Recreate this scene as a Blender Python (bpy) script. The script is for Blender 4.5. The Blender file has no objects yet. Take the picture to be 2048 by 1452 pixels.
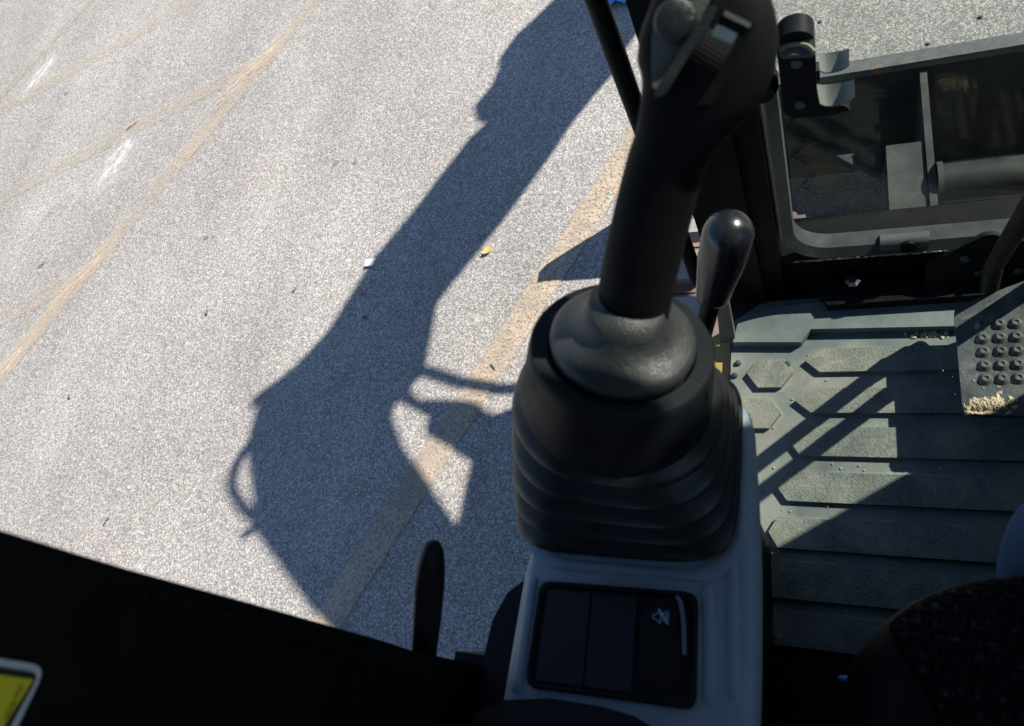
import bpy, bmesh, math, random
from mathutils import Vector, Matrix, noise
random.seed(7)
V = Vector
rad = math.radians

# ------------------------------------------------------------------ camera, world, sun, exposure
sc = bpy.context.scene
EYE = V((0, 0, 2.1))                       # metres: x = right, y = forward, z = up; asphalt at 0, cab floor at 1
FPX = 1500.0                               # focal length in pixels of the 2048 px wide photograph
fw = V((-.4021, .3694, -.837)).normalized()
rt = V((.9153, .139, -.379)); rt = (rt - fw * rt.dot(fw)).normalized()
dn = fw.cross(rt)
cam_d = bpy.data.cameras.new('camera')
cam = bpy.data.objects.new('camera', cam_d)
sc.collection.objects.link(cam)
m3 = Matrix((rt, -dn, -fw)).transposed()
cam.matrix_world = Matrix.Translation(EYE) @ m3.to_4x4()
cam_d.sensor_width = 36.0
cam_d.lens = FPX / 2048 * 36.0
cam_d.clip_start = .01
cam_d.clip_end = 1000
cam_d.dof.use_dof = True
cam_d.dof.focus_distance = 1.5
cam_d.dof.aperture_fstop = 11.0
sc.camera = cam

SUN = V((1.0, .65, 1.0)).normalized()      # towards the sun
elev = math.asin(SUN.z); azim = math.atan2(SUN.x, SUN.y)
w = bpy.data.worlds.new('World'); sc.world = w; w.use_nodes = True
wn = w.node_tree.nodes; wl = w.node_tree.links
wn.clear()
wo = wn.new('ShaderNodeOutputWorld'); wb = wn.new('ShaderNodeBackground'); sky = wn.new('ShaderNodeTexSky')
sky.sky_type = 'NISHITA'; sky.sun_disc = False; sky.sun_elevation = elev; sky.sun_rotation = azim
sky.ozone_density = 4.5; sky.dust_density = .3; sky.air_density = 1.0
wb.inputs['Strength'].default_value = .068
wl.new(sky.outputs[0], wb.inputs[0]); wl.new(wb.outputs[0], wo.inputs[0])
sd = bpy.data.lights.new('sun', 'SUN'); sd.energy = 4.6; sd.angle = rad(.53); sd.color = (1, .935, .845)
so = bpy.data.objects.new('sun', sd); sc.collection.objects.link(so)
so.rotation_euler = SUN.to_track_quat('Z', 'Y').to_euler(); so.location = SUN * 20
sc.view_settings.view_transform = 'Standard'; sc.view_settings.look = 'None'
sc.view_settings.gamma = 1; sc.view_settings.use_curve_mapping = False
sc.view_settings.exposure = 1.38
sc.render.engine = 'CYCLES'
sc.cycles.use_denoising = True
sc.cycles.denoising_input_passes = 'RGB_ALBEDO_NORMAL'
sc.cycles.max_bounces = 8; sc.cycles.transparent_max_bounces = 12
sc.cycles.caustics_reflective = False; sc.cycles.caustics_refractive = False
sc.cycles.sample_clamp_indirect = 4

# ------------------------------------------------------------------ helpers
def ray(px, py):
    return rt * ((px - 1024) / FPX) + dn * ((py - 726) / FPX) + fw
def atz(px, py, z): r = ray(px, py); return EYE + r * ((z - EYE.z) / r.z)
def atx(px, py, x): r = ray(px, py); return EYE + r * (x / r.x)
def aty(px, py, y): r = ray(px, py); return EYE + r * (y / r.y)
def atd(px, py, d): return EYE + ray(px, py) * d
def atp(px, py, o, n): r = ray(px, py); return EYE + r * ((o - EYE).dot(n) / r.dot(n))
FL = 1.0                                   # cab floor height

COL = sc.collection
def finish(name, bm, mat, parent=None, smooth=35, loc=None):
    bmesh.ops.recalc_face_normals(bm, faces=bm.faces[:])
    if loc is not None:
        bmesh.ops.translate(bm, verts=bm.verts[:], vec=-V(loc))
    me = bpy.data.meshes.new(name); bm.to_mesh(me); bm.free()
    if smooth:
        me.polygons.foreach_set('use_smooth', [True] * len(me.polygons))
        me.set_sharp_from_angle(angle=rad(smooth))
    if mat: me.materials.append(mat)
    return link(name, me, parent, loc)
def link(name, me, parent=None, loc=None):
    o = bpy.data.objects.new(name, me); COL.objects.link(o)
    if loc is not None: o.location = loc
    if parent is not None:
        o.parent = parent
        base = V((0, 0, 0)); p = parent
        while p is not None:
            base += p.location; p = p.parent
        o.location = (V(loc) if loc is not None else V((0, 0, 0))) - base
    return o
def tag(o, label, cat=None, group=None, kind=None):
    o['label'] = label
    if cat: o['category'] = cat
    if group: o['group'] = group
    if kind: o['kind'] = kind
    return o
def thing(name, label, cat, loc, group=None):
    o = bpy.data.objects.new(name, None); COL.objects.link(o); o.location = loc
    o.empty_display_size = .05
    return tag(o, label, cat, group)
def struct(o, label=None):
    o['kind'] = 'structure'
    if label: o['label'] = label
    return o
def B(): return bmesh.new()
def prism(bm, pts, ext):
    a = [bm.verts.new(p) for p in pts]; b = [bm.verts.new(V(p) + V(ext)) for p in pts]
    bm.faces.new(a); bm.faces.new(b[::-1])
    n = len(a)
    for i in range(n): bm.faces.new((a[i], b[i], b[(i + 1) % n], a[(i + 1) % n]))
    return bm
def box(bm, lo, hi):
    x0, y0, z0 = lo; x1, y1, z1 = hi
    return prism(bm, [(x0, y0, z0), (x1, y0, z0), (x1, y1, z0), (x0, y1, z0)], (0, 0, z1 - z0))
def loft(bm, rings, cap0=True, cap1=True):
    vs = [[bm.verts.new(p) for p in r] for r in rings]
    n = len(vs[0])
    for a, b in zip(vs, vs[1:]):
        for i in range(n): bm.faces.new((a[i], a[(i + 1) % n], b[(i + 1) % n], b[i]))
    if cap0: bm.faces.new(vs[0][::-1])
    if cap1: bm.faces.new(vs[-1])
    return bm
def ring(c, u, v, a, b=None, n=24, e=2.0):
    b = a if b is None else b; out = []
    for k in range(n):
        t = 2 * math.pi * k / n; x, y = math.cos(t), math.sin(t)
        sx = math.copysign(abs(x) ** (2 / e), x); sy = math.copysign(abs(y) ** (2 / e), y)
        out.append(c + u * (a * sx) + v * (b * sy))
    return out
def frame(n, hint=V((1, 0, 0))):
    n = n.normalized(); u = hint - n * hint.dot(n)
    if u.length < 1e-3: u = V((0, 1, 0)) - n * n.y
    u.normalize(); return u, n.cross(u)
def tube(bm, pts, r, n=12, hint=V((1, 0, 0)), caps=True):
    pts = [V(p) for p in pts]; rs = r if isinstance(r, (list, tuple)) else [r] * len(pts)
    rings = []; u = None
    for i, p in enumerate(pts):
        t = (pts[min(i + 1, len(pts) - 1)] - pts[max(i - 1, 0)]).normalized()
        if u is None: u, _ = frame(t, hint)
        u = (u - t * u.dot(t)).normalized(); v = t.cross(u)
        rings.append(ring(p, u, v, rs[i], n=n))
    return loft(bm, rings, caps, caps)
def spline(pts, n=8):
    pts = [V(p) for p in pts]; out = []
    for i in range(len(pts) - 1):
        p0 = pts[max(i - 1, 0)]; p1 = pts[i]; p2 = pts[i + 1]; p3 = pts[min(i + 2, len(pts) - 1)]
        for k in range(n):
            t = k / n
            out.append(.5 * ((2 * p1) + (p2 - p0) * t + (2 * p0 - 5 * p1 + 4 * p2 - p3) * t * t + (3 * p1 - p0 - 3 * p2 + p3) * t ** 3))
    out.append(pts[-1]); return out
def bev(bm, wdt, seg=2, ang=30):
    es = [e for e in bm.edges if len(e.link_faces) == 2 and e.calc_face_angle(0) > rad(ang)]
    bmesh.ops.recalc_face_normals(bm, faces=bm.faces[:])
    bmesh.ops.bevel(bm, geom=es, offset=wdt, segments=seg, profile=.6, affect='EDGES', clamp_overlap=True)
    return bm
def rrect(o, u, v, a, b, r, n=5):
    out = []
    for cx, cy, s in ((1, 1, 0), (-1, 1, 1), (-1, -1, 2), (1, -1, 3)):
        for k in range(n + 1):
            t = math.pi / 2 * (s + k / n)
            out.append(o + u * (cx * (a - r) + r * math.cos(t)) + v * (cy * (b - r) + r * math.sin(t)))
    return out
def roundpoly(pts, r, n=4):
    pts = [V(p) for p in pts]; out = []
    for i, p in enumerate(pts):
        a = pts[i - 1] - p; b = pts[(i + 1) % len(pts)] - p
        d = min(r, a.length * .45, b.length * .45)
        p0 = p + a.normalized() * d; p1 = p + b.normalized() * d
        for k in range(n + 1):
            t = k / n; out.append(p0 * (1 - t) ** 2 + p * 2 * t * (1 - t) + p1 * t * t)
    return out
def sphere(bm, c, r, sx=1, sy=1, sz=1, sub=2):
    res = bmesh.ops.create_icosphere(bm, subdivisions=sub, radius=r)
    for vt in res['verts']: vt.co = V((vt.co.x * sx, vt.co.y * sy, vt.co.z * sz)) + V(c)
    return res['verts']

# ------------------------------------------------------------------ materials
class NT:
    def __init__(s, name):
        s.m = bpy.data.materials.new(name); s.m.use_nodes = True
        s.t = s.m.node_tree; s.n = s.t.nodes; s.n.clear()
        s.out = s.n.new('ShaderNodeOutputMaterial'); s.b = s.n.new('ShaderNodeBsdfPrincipled')
        s.l(s.b.outputs[0], s.out.inputs['Surface'])
        s.co = s.n.new('ShaderNodeTexCoord')
    def l(s, a, b): s.t.links.new(a, b)
    def geo(s): return s.n.new('ShaderNodeNewGeometry').outputs['Position']
    def noise(s, scale, detail=4, rough=.6, vec=None, dist=0):
        n = s.n.new('ShaderNodeTexNoise'); n.inputs['Scale'].default_value = scale
        n.inputs['Detail'].default_value = detail; n.inputs['Roughness'].default_value = rough
        n.inputs['Distortion'].default_value = dist
        s.l(vec or s.co.outputs['Object'], n.inputs['Vector']); return n.outputs['Fac']
    def voro(s, scale, feature='F1', vec=None, out='Distance', rnd=1):
        n = s.n.new('ShaderNodeTexVoronoi'); n.feature = feature; n.inputs['Scale'].default_value = scale
        n.inputs['Randomness'].default_value = rnd
        s.l(vec or s.co.outputs['Object'], n.inputs['Vector']); return n.outputs[out]
    def ramp(s, fac, stops, interp='LINEAR'):
        r = s.n.new('ShaderNodeValToRGB'); r.color_ramp.interpolation = interp
        el = r.color_ramp.elements
        while len(el) < len(stops): el.new(.5)
        for e, (p, c) in zip(el, stops):
            e.position = p; e.color = (c, c, c, 1) if isinstance(c, (int, float)) else (*c, 1)
        s.l(fac, r.inputs[0]); return r.outputs[0]
    def mix(s, fac, a, b, mode='MIX'):
        n = s.n.new('ShaderNodeMix'); n.data_type = 'RGBA'; n.blend_type = mode
        for i, x in ((0, fac), (6, a), (7, b)):
            if hasattr(x, 'links'): s.l(x, n.inputs[i])
            elif i == 0: n.inputs[0].default_value = x
            else: n.inputs[i].default_value = (*x, 1) if not isinstance(x, (int, float)) else (x, x, x, 1)
        return n.outputs[2]
    def math(s, op, a, b=None):
        n = s.n.new('ShaderNodeMath'); n.operation = op
        for i, x in enumerate((a, b)):
            if x is None: continue
            if hasattr(x, 'links'): s.l(x, n.inputs[i])
            else: n.inputs[i].default_value = x
        return n.outputs[0]
    def bump(s, h, strength=.3, dist=.01, prev=None):
        n = s.n.new('ShaderNodeBump'); n.inputs['Strength'].default_value = strength
        n.inputs['Distance'].default_value = dist; s.l(h, n.inputs['Height'])
        if prev is not None: s.l(prev, n.inputs['Normal'])
        s.l(n.outputs[0], s.b.inputs['Normal']); return n.outputs[0]
    def set(s, color=None, rough=None, metal=None, spec=None):
        for k, x in (('Base Color', color), ('Roughness', rough), ('Metallic', metal), ('Specular IOR Level', spec)):
            if x is None: continue
            if hasattr(x, 'links'): s.l(x, s.b.inputs[k])
            elif isinstance(x, (int, float)): s.b.inputs[k].default_value = x
            else: s.b.inputs[k].default_value = (*x, 1)
        return s
def plastic(name, c, rough=.5, grain=700, gs=.25, vary=.35, dust=0.0, dustc=(.22, .19, .14), spec=.5, metal=0, dscale=9):
    t = NT(name); p = t.geo()
    n1 = t.noise(14, 5, .65, p)
    lo = tuple(x * (1 - vary) for x in c); hi = tuple(x * (1 + vary) for x in c)
    colr = t.ramp(n1, [(.3, lo), (.7, hi)])
    if dust:
        d = t.noise(dscale, 7, .72, p, .6); f = t.noise(160, 3, .7, p)
        dm = t.math('MULTIPLY', t.ramp(d, [(.5, 0.0), (.72, 1.0)]), t.ramp(f, [(.35, .2), (.65, 1.0)]))
        colr = t.mix(t.math('MULTIPLY', dm, dust), colr, dustc)
    t.set(colr, t.ramp(t.noise(40, 4, .6, p), [(.3, max(.02, rough - .1)), (.7, min(1, rough + .12))]), metal, spec)
    t.bump(t.noise(grain, 2, .5, p), gs, .0006)
    return t.m

M = {}
def asphalt():
    t = NT('asphalt'); p = t.geo()
    cell = t.n.new('ShaderNodeSeparateColor'); t.l(t.voro(165, 'F1', p, 'Color'), cell.inputs[0])
    dist = t.voro(165, 'F1', p)
    stone = t.ramp(cell.outputs[0], [(0, .19), (.35, .272), (.7, .335), (1, .455)])
    tint = t.ramp(cell.outputs[1], [(0, (1.0, .95, .93)), (.6, (.98, .98, .98)), (1, (1.06, .99, .90))])
    stone = t.mix(1.0, stone, tint, 'MULTIPLY')
    gap = t.ramp(dist, [(.38, 0.0), (.78, 1.0)])
    colr = t.mix(gap, stone, (.155, .152, .150))
    fine = t.ramp(t.noise(260, 3, .7, p), [(.3, .72), (.7, 1.28)])
    colr = t.mix(1.0, colr, fine, 'MULTIPLY')
    big = t.ramp(t.noise(1.1, 5, .62, p), [(.3, .86), (.7, 1.12)])
    colr = t.mix(1.0, colr, big, 'MULTIPLY')
    sc2 = t.n.new('ShaderNodeSeparateColor'); t.l(t.voro(48, 'F1', p, 'Color'), sc2.inputs[0])
    big_st = t.math('MULTIPLY', t.ramp(sc2.outputs[0], [(.86, 0.0), (.9, 1.0)]), t.ramp(t.voro(48, 'F1', p), [(.30, 1.0), (.42, 0.0)]))
    colr = t.mix(t.math('MULTIPLY', big_st, .55), colr, t.ramp(sc2.outputs[1], [(0, (.12, .115, .11)), (.5, (.33, .31, .29)), (1, (.52, .5, .47))]))
    oil = t.ramp(t.noise(2.3, 6, .7, p, 1.2), [(.60, 1.0), (.78, .72)])
    colr = t.mix(1.0, colr, oil, 'MULTIPLY')
    sp = t.n.new('ShaderNodeMapping'); t.l(p, sp.inputs['Vector'])
    sp.inputs['Scale'].default_value = (1.0, .16, 1); sp.inputs['Rotation'].default_value = (0, 0, rad(38))
    streak = t.ramp(t.noise(2.6, 5, .65, sp.outputs[0]), [(.32, (.90, .885, .89)), (.68, (1.07, 1.06, 1.05))])
    colr = t.mix(1.0, colr, streak, 'MULTIPLY')
    pink = t.ramp(t.noise(.9, 3, .5, p), [(.45, (1, 1, 1)), (.7, (1.02, .99, .985))])
    colr = t.mix(1.0, colr, pink, 'MULTIPLY')
    colr = t.mix(1.0, colr, (.99, .99, .948), 'MULTIPLY')
    t.set(colr, .82, 0, .35)
    h = t.math('SUBTRACT', 1.0, dist)
    t.bump(h, .35, .004)
    return t.m
M['asphalt'] = asphalt()
def paint(nm='worn_line_paint', amt=.85, k=1.0):
    t = NT(nm); p = t.geo()
    colr = t.ramp(t.noise(7, 5, .65, p), [(.3, (.385 * k, .315 * k, .235 * k)), (.7, (.485 * k, .40 * k, .305 * k))])
    fine = t.ramp(t.noise(220, 3, .7, p), [(.3, .78), (.7, 1.2)])
    colr = t.mix(1.0, colr, fine, 'MULTIPLY')
    t.set(colr, .75, 0, .3)
    cr = t.math('MAXIMUM', t.ramp(t.voro(42, 'DISTANCE_TO_EDGE', p), [(.008, 0.0), (.035, 1.0)]), t.ramp(t.noise(4.5, 3, .6, p), [(.42, 1.0), (.58, .25)]))
    wear = t.ramp(t.noise(120, 4, .75, p), [(.36, 0.0), (.5, 1.0)])
    wear2 = t.ramp(t.noise(3.0, 4, .65, p), [(.3, .3 * amt), (.62, amt)])
    at = t.n.new('ShaderNodeAttribute'); at.attribute_name = 'cov'
    eg = t.ramp(t.math('ADD', at.outputs['Fac'], t.math('MULTIPLY', t.noise(45, 4, .7, p), .9)), [(.42, 0.0), (1.0, 1.0)])
    cov = t.math('MULTIPLY', eg, t.math('MULTIPLY', t.math('MULTIPLY', cr, wear), wear2))
    tr = t.n.new('ShaderNodeBsdfTransparent'); mx = t.n.new('ShaderNodeMixShader')
    t.l(cov, mx.inputs[0]); t.l(tr.outputs[0], mx.inputs[1]); t.l(t.b.outputs[0], mx.inputs[2])
    t.l(mx.outputs[0], t.out.inputs['Surface'])
    t.bump(t.noise(220, 3, .6, p), .3, .003)
    return t.m
M['paint'] = paint(amt=1.35, k=.84); M['paint_faint'] = paint('very_worn_line_paint', .36); M['paint_mid'] = paint('half_worn_line_paint', .5)
def paint_flat(name, c, cov0, sc_=6, fall=False):
    t = NT(name); p = t.geo()
    t.set(c, .8, 0, .3)
    f = t.ramp(t.noise(sc_, 4, .6, t.co.outputs['Object']), [(.35, 0.0), (.7, cov0)])
    if fall:
        sg = t.n.new('ShaderNodeTexGradient'); sg.gradient_type = 'SPHERICAL'; t.l(t.co.outputs['Object'], sg.inputs[0]); f = t.math('MULTIPLY', f, t.ramp(sg.outputs[1], [(.05, 0.0), (.6, 1.0)]))
    g = t.ramp(t.noise(130, 3, .7, p), [(.35, .3), (.6, 1.0)])
    tr = t.n.new('ShaderNodeBsdfTransparent'); mx = t.n.new('ShaderNodeMixShader')
    t.l(t.math('MULTIPLY', f, g), mx.inputs[0]); t.l(tr.outputs[0], mx.inputs[1]); t.l(t.b.outputs[0], mx.inputs[2])
    t.l(mx.outputs[0], t.out.inputs['Surface']); return t.m
M['white_stain'] = paint_flat('pale_scuff', (.62, .605, .58), 1.1, 3, True)
M['tar_stain'] = paint_flat('dark_stain', (.07, .06, .045), .9, 3, True)
M['thick_paint'] = paint_flat('double_paint', (.58, .47, .35), .75, 4, True)

M['black'] = plastic('black_moulded_plastic', (.0075, .0085, .010), .5, 900, .4, .25, .15, (.022, .022, .02), spec=.12)
M['grip'] = plastic('black_rubber_grip', (.0065, .0067, .0072), .6, 1100, .6, .25, .15, (.02, .02, .018), spec=.07)
M['dome'] = plastic('dusty_black_dome', (.018, .019, .019), .34, 1100, .9, .25, .8, (.062, .066, .056), spec=.45, dscale=14)
M['face'] = plastic('sunlit_black_switch_plate', (.13, .138, .125), .5, 1000, .4, .12, .25, (.11, .105, .09), spec=.3)  # black head plastic, coloured paler in place of sunlight on it
M['bellows'] = plastic('black_rubber_boot', (.007, .0075, .009), .4, 300, .15, .25, .3, (.026, .024, .019), spec=.3, dscale=22)
M['console'] = plastic('grey_console_plastic', (.19, .25, .285), .5, 600, .45, .10, .35, (.30, .33, .32), spec=.4)
M['mat'] = plastic('dusty_rubber_mat', (.112, .138, .133), .72, 420, .5, .22, .6, (.33, .325, .265))
def stain(m, c, scale, lo, hi, amt):
    nt = m.node_tree; b = next(n for n in nt.nodes if n.type == 'BSDF_PRINCIPLED'); src = b.inputs['Base Color'].links[0].from_socket
    g_ = nt.nodes.new('ShaderNodeNewGeometry'); n_ = nt.nodes.new('ShaderNodeTexNoise'); n_.inputs['Scale'].default_value = scale; n_.inputs['Detail'].default_value = 6; n_.inputs['Roughness'].default_value = .65
    nt.links.new(g_.outputs['Position'], n_.inputs['Vector']); r_ = nt.nodes.new('ShaderNodeValToRGB'); r_.color_ramp.elements[0].position = lo; r_.color_ramp.elements[1].position = hi; r_.color_ramp.elements[1].color = (amt, amt, amt, 1)
    nt.links.new(n_.outputs['Fac'], r_.inputs[0]); mx = nt.nodes.new('ShaderNodeMix'); mx.data_type = 'RGBA'; nt.links.new(r_.outputs[0], mx.inputs[0]); nt.links.new(src, mx.inputs[6]); mx.inputs[7].default_value = (*c, 1); nt.links.new(mx.outputs[2], b.inputs['Base Color'])
def ribmat():
    t = NT('pebbled_rubber_rib'); p = t.geo()
    colr = t.ramp(t.noise(16, 6, .7, p), [(.3, (.085, .102, .096)), (.7, (.165, .175, .155))])
    peb = t.noise(330, 2, .5, p)
    colr = t.mix(1.0, colr, t.ramp(peb, [(.35, .75), (.65, 1.25)]), 'MULTIPLY')
    d = t.ramp(t.noise(10, 7, .72, p, .5), [(.52, 0.0), (.75, .6)])
    colr = t.mix(d, colr, (.38, .345, .26))
    t.set(colr, .8, 0, .3); t.bump(peb, .6, .002); return t.m
M['rib'] = ribmat()
for k_ in ('mat', 'rib'):
    stain(M[k_], (.035, .037, .035), 5.5, .56, .74, .7); stain(M[k_], (.33, .30, .235), 4.2, .5, .72, .6); stain(M[k_], (.02, .02, .02), 31, .70, .76, .8)
M['frame'] = plastic('black_cab_paint', (.004, .004, .0045), .5, 500, .12, .2, .25, (.018, .016, .013), spec=.12)
M['frame_dusty'] = plastic('dusty_black_steel', (.014, .015, .015), .5, 500, .2, .3, .45, (.06, .057, .047), spec=.3)
M['seal'] = plastic('weathered_window_seal', (.026, .033, .033), .75, 500, .3, .4, .5, (.11, .11, .088), dscale=16)
M['steel'] = plastic('worn_grey_steel', (.065, .07, .07), .5, 300, .3, .3, .55, (.15, .14, .115))
M['pedal'] = plastic('scuffed_pedal_steel', (.030, .039, .041), .42, 240, .4, .7, .75, (.17, .175, .155), dscale=34)
M['blade'] = plastic('scuffed_blade_steel', (.016, .019, .018), .55, 200, .4, .4, .5, (.06, .052, .03), spec=.25)
M['steel_far'] = plastic('dirty_dimmed_arm_steel', (.028, .030, .029), .6, 300, .3, .4, .6, (.10, .09, .07), spec=.3, dscale=20)  # dirty steel, colour darkened further for the dim view through the glass
def bladetop():
    t = NT('blade_edge_steel'); p = t.geo()
    c0 = t.ramp(t.noise(30, 5, .7, p), [(.3, (.055, .063, .065)), (.7, (.115, .12, .115))])
    rst = t.ramp(t.noise(9, 5, .7, p), [(.6, 0.0), (.68, 1.0)])
    t.set(t.mix(rst, c0, (.32, .15, .045)), .6, .1, .4); t.bump(t.noise(200, 3, .6, p), .4, .002); return t.m
M['blade_edge'] = bladetop()
M['chrome'] = NT('bright_metal').set((.7, .71, .72), .18, 1).m
M['rubber_pad'] = plastic('dusty_track_rubber', (.17, .165, .16), .85, 150, .7, .25, .4, (.30, .27, .24), dscale=20)
M['rust'] = plastic('rusty_track_steel', (.12, .085, .068), .8, 120, .6, .35, .6, (.30, .24, .21), dscale=25)
M['yellow'] = plastic('yellow_machine_paint', (.36, .24, .07), .5, 600, .1, .12, .3, (.35, .28, .2))
M['decal_y'] = plastic('yellow_decal_vinyl', (.62, .56, .02), .4, 900, .05, .05)
M['decal_w'] = plastic('pale_decal_border', (.5, .56, .58), .4, 900, .05, .05)
M['ink'] = plastic('black_decal_ink', (.012, .012, .014), .4, 900, .05, .05)
M['icon'] = plastic('pale_blue_icon_print', (.34, .50, .62), .5, 900, .05, .05)
M['lens'] = plastic('clear_switch_edge', (.09, .13, .155), .2, 900, .05, .05)
M['vinyl'] = plastic('dark_seat_vinyl', (.008, .0078, .008), .6, 500, .35, .25, .2, (.03, .026, .023), spec=.2)
def weave():
    t = NT('woven_seat_fabric'); p = t.geo()
    a = t.voro(210, 'F1', p, rnd=.5)
    colr = t.ramp(a, [(.15, (.026, .021, .02)), (.6, (.005, .005, .0055))])
    spk = t.ramp(t.voro(85, 'F1', p, rnd=.35), [(.08, (.05, .042, .04)), (.3, (.0, .0, .0))])
    colr = t.mix(1.0, colr, spk, 'ADD')
    t.set(colr, .95, 0, .1); t.bump(a, .9, .004); return t.m
M['weave'] = weave()
def denim():
    t = NT('blue_denim'); p = t.geo()
    mp = t.n.new('ShaderNodeMapping'); t.l(p, mp.inputs[0]); mp.inputs['Scale'].default_value = (1, 1, 3)
    colr = t.ramp(t.noise(600, 2, .7, mp.outputs[0]), [(.3, (.030, .075, .17)), (.7, (.07, .15, .31))])
    colr = t.mix(1.0, colr, t.ramp(t.noise(9, 4, .6, p), [(.3, .75), (.7, 1.3)]), 'MULTIPLY')
    t.set(colr, .9, 0, .2); t.bump(t.noise(700, 2, .5, mp.outputs[0]), .5, .001); return t.m
M['denim'] = denim()
M['jacket'] = plastic('dark_jacket_cloth', (.03, .03, .035), .9, 300, .4, .2)
M['skin'] = plastic('skin', (.45, .28, .2), .55, 500, .15, .08)
M['boot'] = plastic('brown_boot_leather', (.09, .06, .04), .6, 300, .3, .3, .4)
M['hair'] = plastic('brown_hair', (.05, .035, .022), .7, 300, .6, .3)
M['mud'] = plastic('dried_mud', (.43, .35, .245), .95, 300, .9, .3)
M['leaf_y'] = plastic('yellow_leaf', (.62, .50, .18), .7, 300, .3, .2)
M['leaf_r'] = plastic('reddish_leaf', (.40, .20, .12), .7, 300, .3, .25)
M['twig'] = plastic('dark_twig', (.12, .10, .085), .9, 300, .4, .3)
M['paper'] = plastic('white_paper', (.78, .78, .78), .7, 300, .2, .04)
M['bluebag'] = plastic('blue_plastic_sheet', (.06, .30, .72), .4, 200, .3, .2)
M['greenbit'] = plastic('green_plastic', (.10, .42, .28), .5, 200, .2, .1)
M['headliner'] = plastic('dark_headliner', (.22, .22, .22), .9, 300, .2, .1)
M['earth'] = plastic('dusty_under_frame', (.07, .065, .055), .9, 120, .5, .4, .6, (.16, .14, .11))
def glass(name, tintc, rough=.0, film=.16):
    t = NT(name); p = t.geo()
    t.n.remove(t.b)
    tr = t.n.new('ShaderNodeBsdfTransparent'); gl = t.n.new('ShaderNodeBsdfGlossy'); df = t.n.new('ShaderNodeBsdfDiffuse')
    fr = t.n.new('ShaderNodeLayerWeight'); fr.inputs[0].default_value = .5
    fz = t.math('ADD', t.math('MULTIPLY', t.math('POWER', fr.outputs['Facing'], 5.0), .9), .025)
    m1 = t.n.new('ShaderNodeMixShader'); m2 = t.n.new('ShaderNodeMixShader')
    tr.inputs[0].default_value = (*tintc, 1); gl.inputs['Roughness'].default_value = .01
    df.inputs[0].default_value = (.22, .21, .165, 1)
    t.l(fz, m1.inputs[0]); t.l(tr.outputs[0], m1.inputs[1]); t.l(gl.outputs[0], m1.inputs[2])
    f = t.math('ADD', t.ramp(t.noise(11, 6, .7, p), [(.42, 0.0), (.75, film)]), t.ramp(t.voro(55, 'F1', p), [(.03, .35), (.055, 0.0)]))
    t.l(f, m2.inputs[0]); t.l(m1.outputs[0], m2.inputs[1]); t.l(df.outputs[0], m2.inputs[2])
    t.l(m2.outputs[0], t.out.inputs['Surface']); return t.m
M['glass'] = glass('cab_window_glass', (.84, .875, .855))

# ------------------------------------------------------------------ ground
bm = B()
vs = [bm.verts.new((x, y, 0)) for x, y in ((-200, -200), (200, -200), (200, 200), (-200, 200))]
bm.faces.new(vs)
ground = struct(finish('ground', bm, M['asphalt'], smooth=0), 'pale weathered asphalt of a parking lot')

def painted_line(p, q, wd, label, mat='paint', z=.004, ext0=0, ext1=0, wob=.006):
    a = atz(*p, 0); b = atz(*q, 0); d = (b - a).normalized(); a = a - d * ext0; b = b + d * ext1
    s = V((-d.y, d.x, 0)); n = max(8, int((b - a).length / .03)); bm = B(); prev = None; lay = bm.verts.layers.float.new('cov'); wd *= 1.1
    for i in range(n + 1):
        c = a + (b - a) * (i / n); k = i * .35 + a.x * 10
        l_ = c + s * (wd / 2 + wob * noise.noise((k, 1.3, 0)) + .4 * wob * noise.noise((k * 5, 8, 0)))
        r_ = c - s * (wd / 2 + wob * noise.noise((k, 5.7, 0)) + .4 * wob * noise.noise((k * 5, 4, 0)))
        cur = []
        for f_ in (0, .14, .5, .86, 1):
            q = l_.lerp(r_, f_); vt = bm.verts.new((q.x, q.y, z)); vt[lay] = 0.0 if f_ in (0, 1) else 1.0
            cur.append(vt)
        if prev:
            for k in range(4): bm.faces.new((prev[k], prev[k + 1], cur[k + 1], cur[k]))
        prev = cur
    o = finish('painted_line', bm, M[mat], smooth=0); return struct(o, label)
painted_line((648, 1255), (1262, 300), .105, 'faded tan stripe running under the joystick and through the machine shadow', ext0=1.2, ext1=2.5)
painted_line((5, 745), (632, 0), .105, 'faded tan stripe running from left edge to the top of the picture', 'paint_mid', ext0=1, ext1=3)
painted_line((0, 222), (395, 0), .10, 'faded tan stripe crossing the upper left corner', 'paint_faint', z=.004, ext0=1, ext1=3)
painted_line((0, 398), (520, 125), .10, 'faded tan stripe meeting another stripe at a pale patch', 'paint_faint', z=.0055, ext0=1, ext1=.12)
painted_line((0, 640), (170, 548), .10, 'short faded tan stripe joining a stripe near the left edge', 'paint_faint', z=.0055, ext0=1, ext1=.05)
painted_line((0, 195), (182, 0), .085, 'faint narrow tan stripe in the far upper left corner', 'paint_faint', z=.0075, ext0=1, ext1=3)
def patch(px, py, a, b, rot, mat, label, z=.0035):
    c = atz(px, py, 0); bm = B(); n = 22; vs = []
    for k in range(n):
        t = 2 * math.pi * k / n; r = 1 + .35 * noise.noise((math.cos(t) * 1.3 + px, math.sin(t) * 1.3, py))
        vs.append(bm.verts.new((r * math.cos(t), r * math.sin(t), z)))
    bm.faces.new(vs)
    me = bpy.data.meshes.new('ground_stain'); bm.to_mesh(me); bm.free(); me.materials.append(M[mat])
    o = link('ground_stain', me, None, (c.x, c.y, 0)); o.scale = (a * 1.3, b * 1.3, 1); o.rotation_euler.z = rot; return struct(o, label)
def along(p, q): d = atz(*q, 0) - atz(*p, 0); return math.atan2(d.y, d.x)
patch(160, 558, .26, .06, along((128, 590), (186, 528)), 'thick_paint', 'bright doubled paint patch where two stripes meet at left', .0075)
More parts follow.
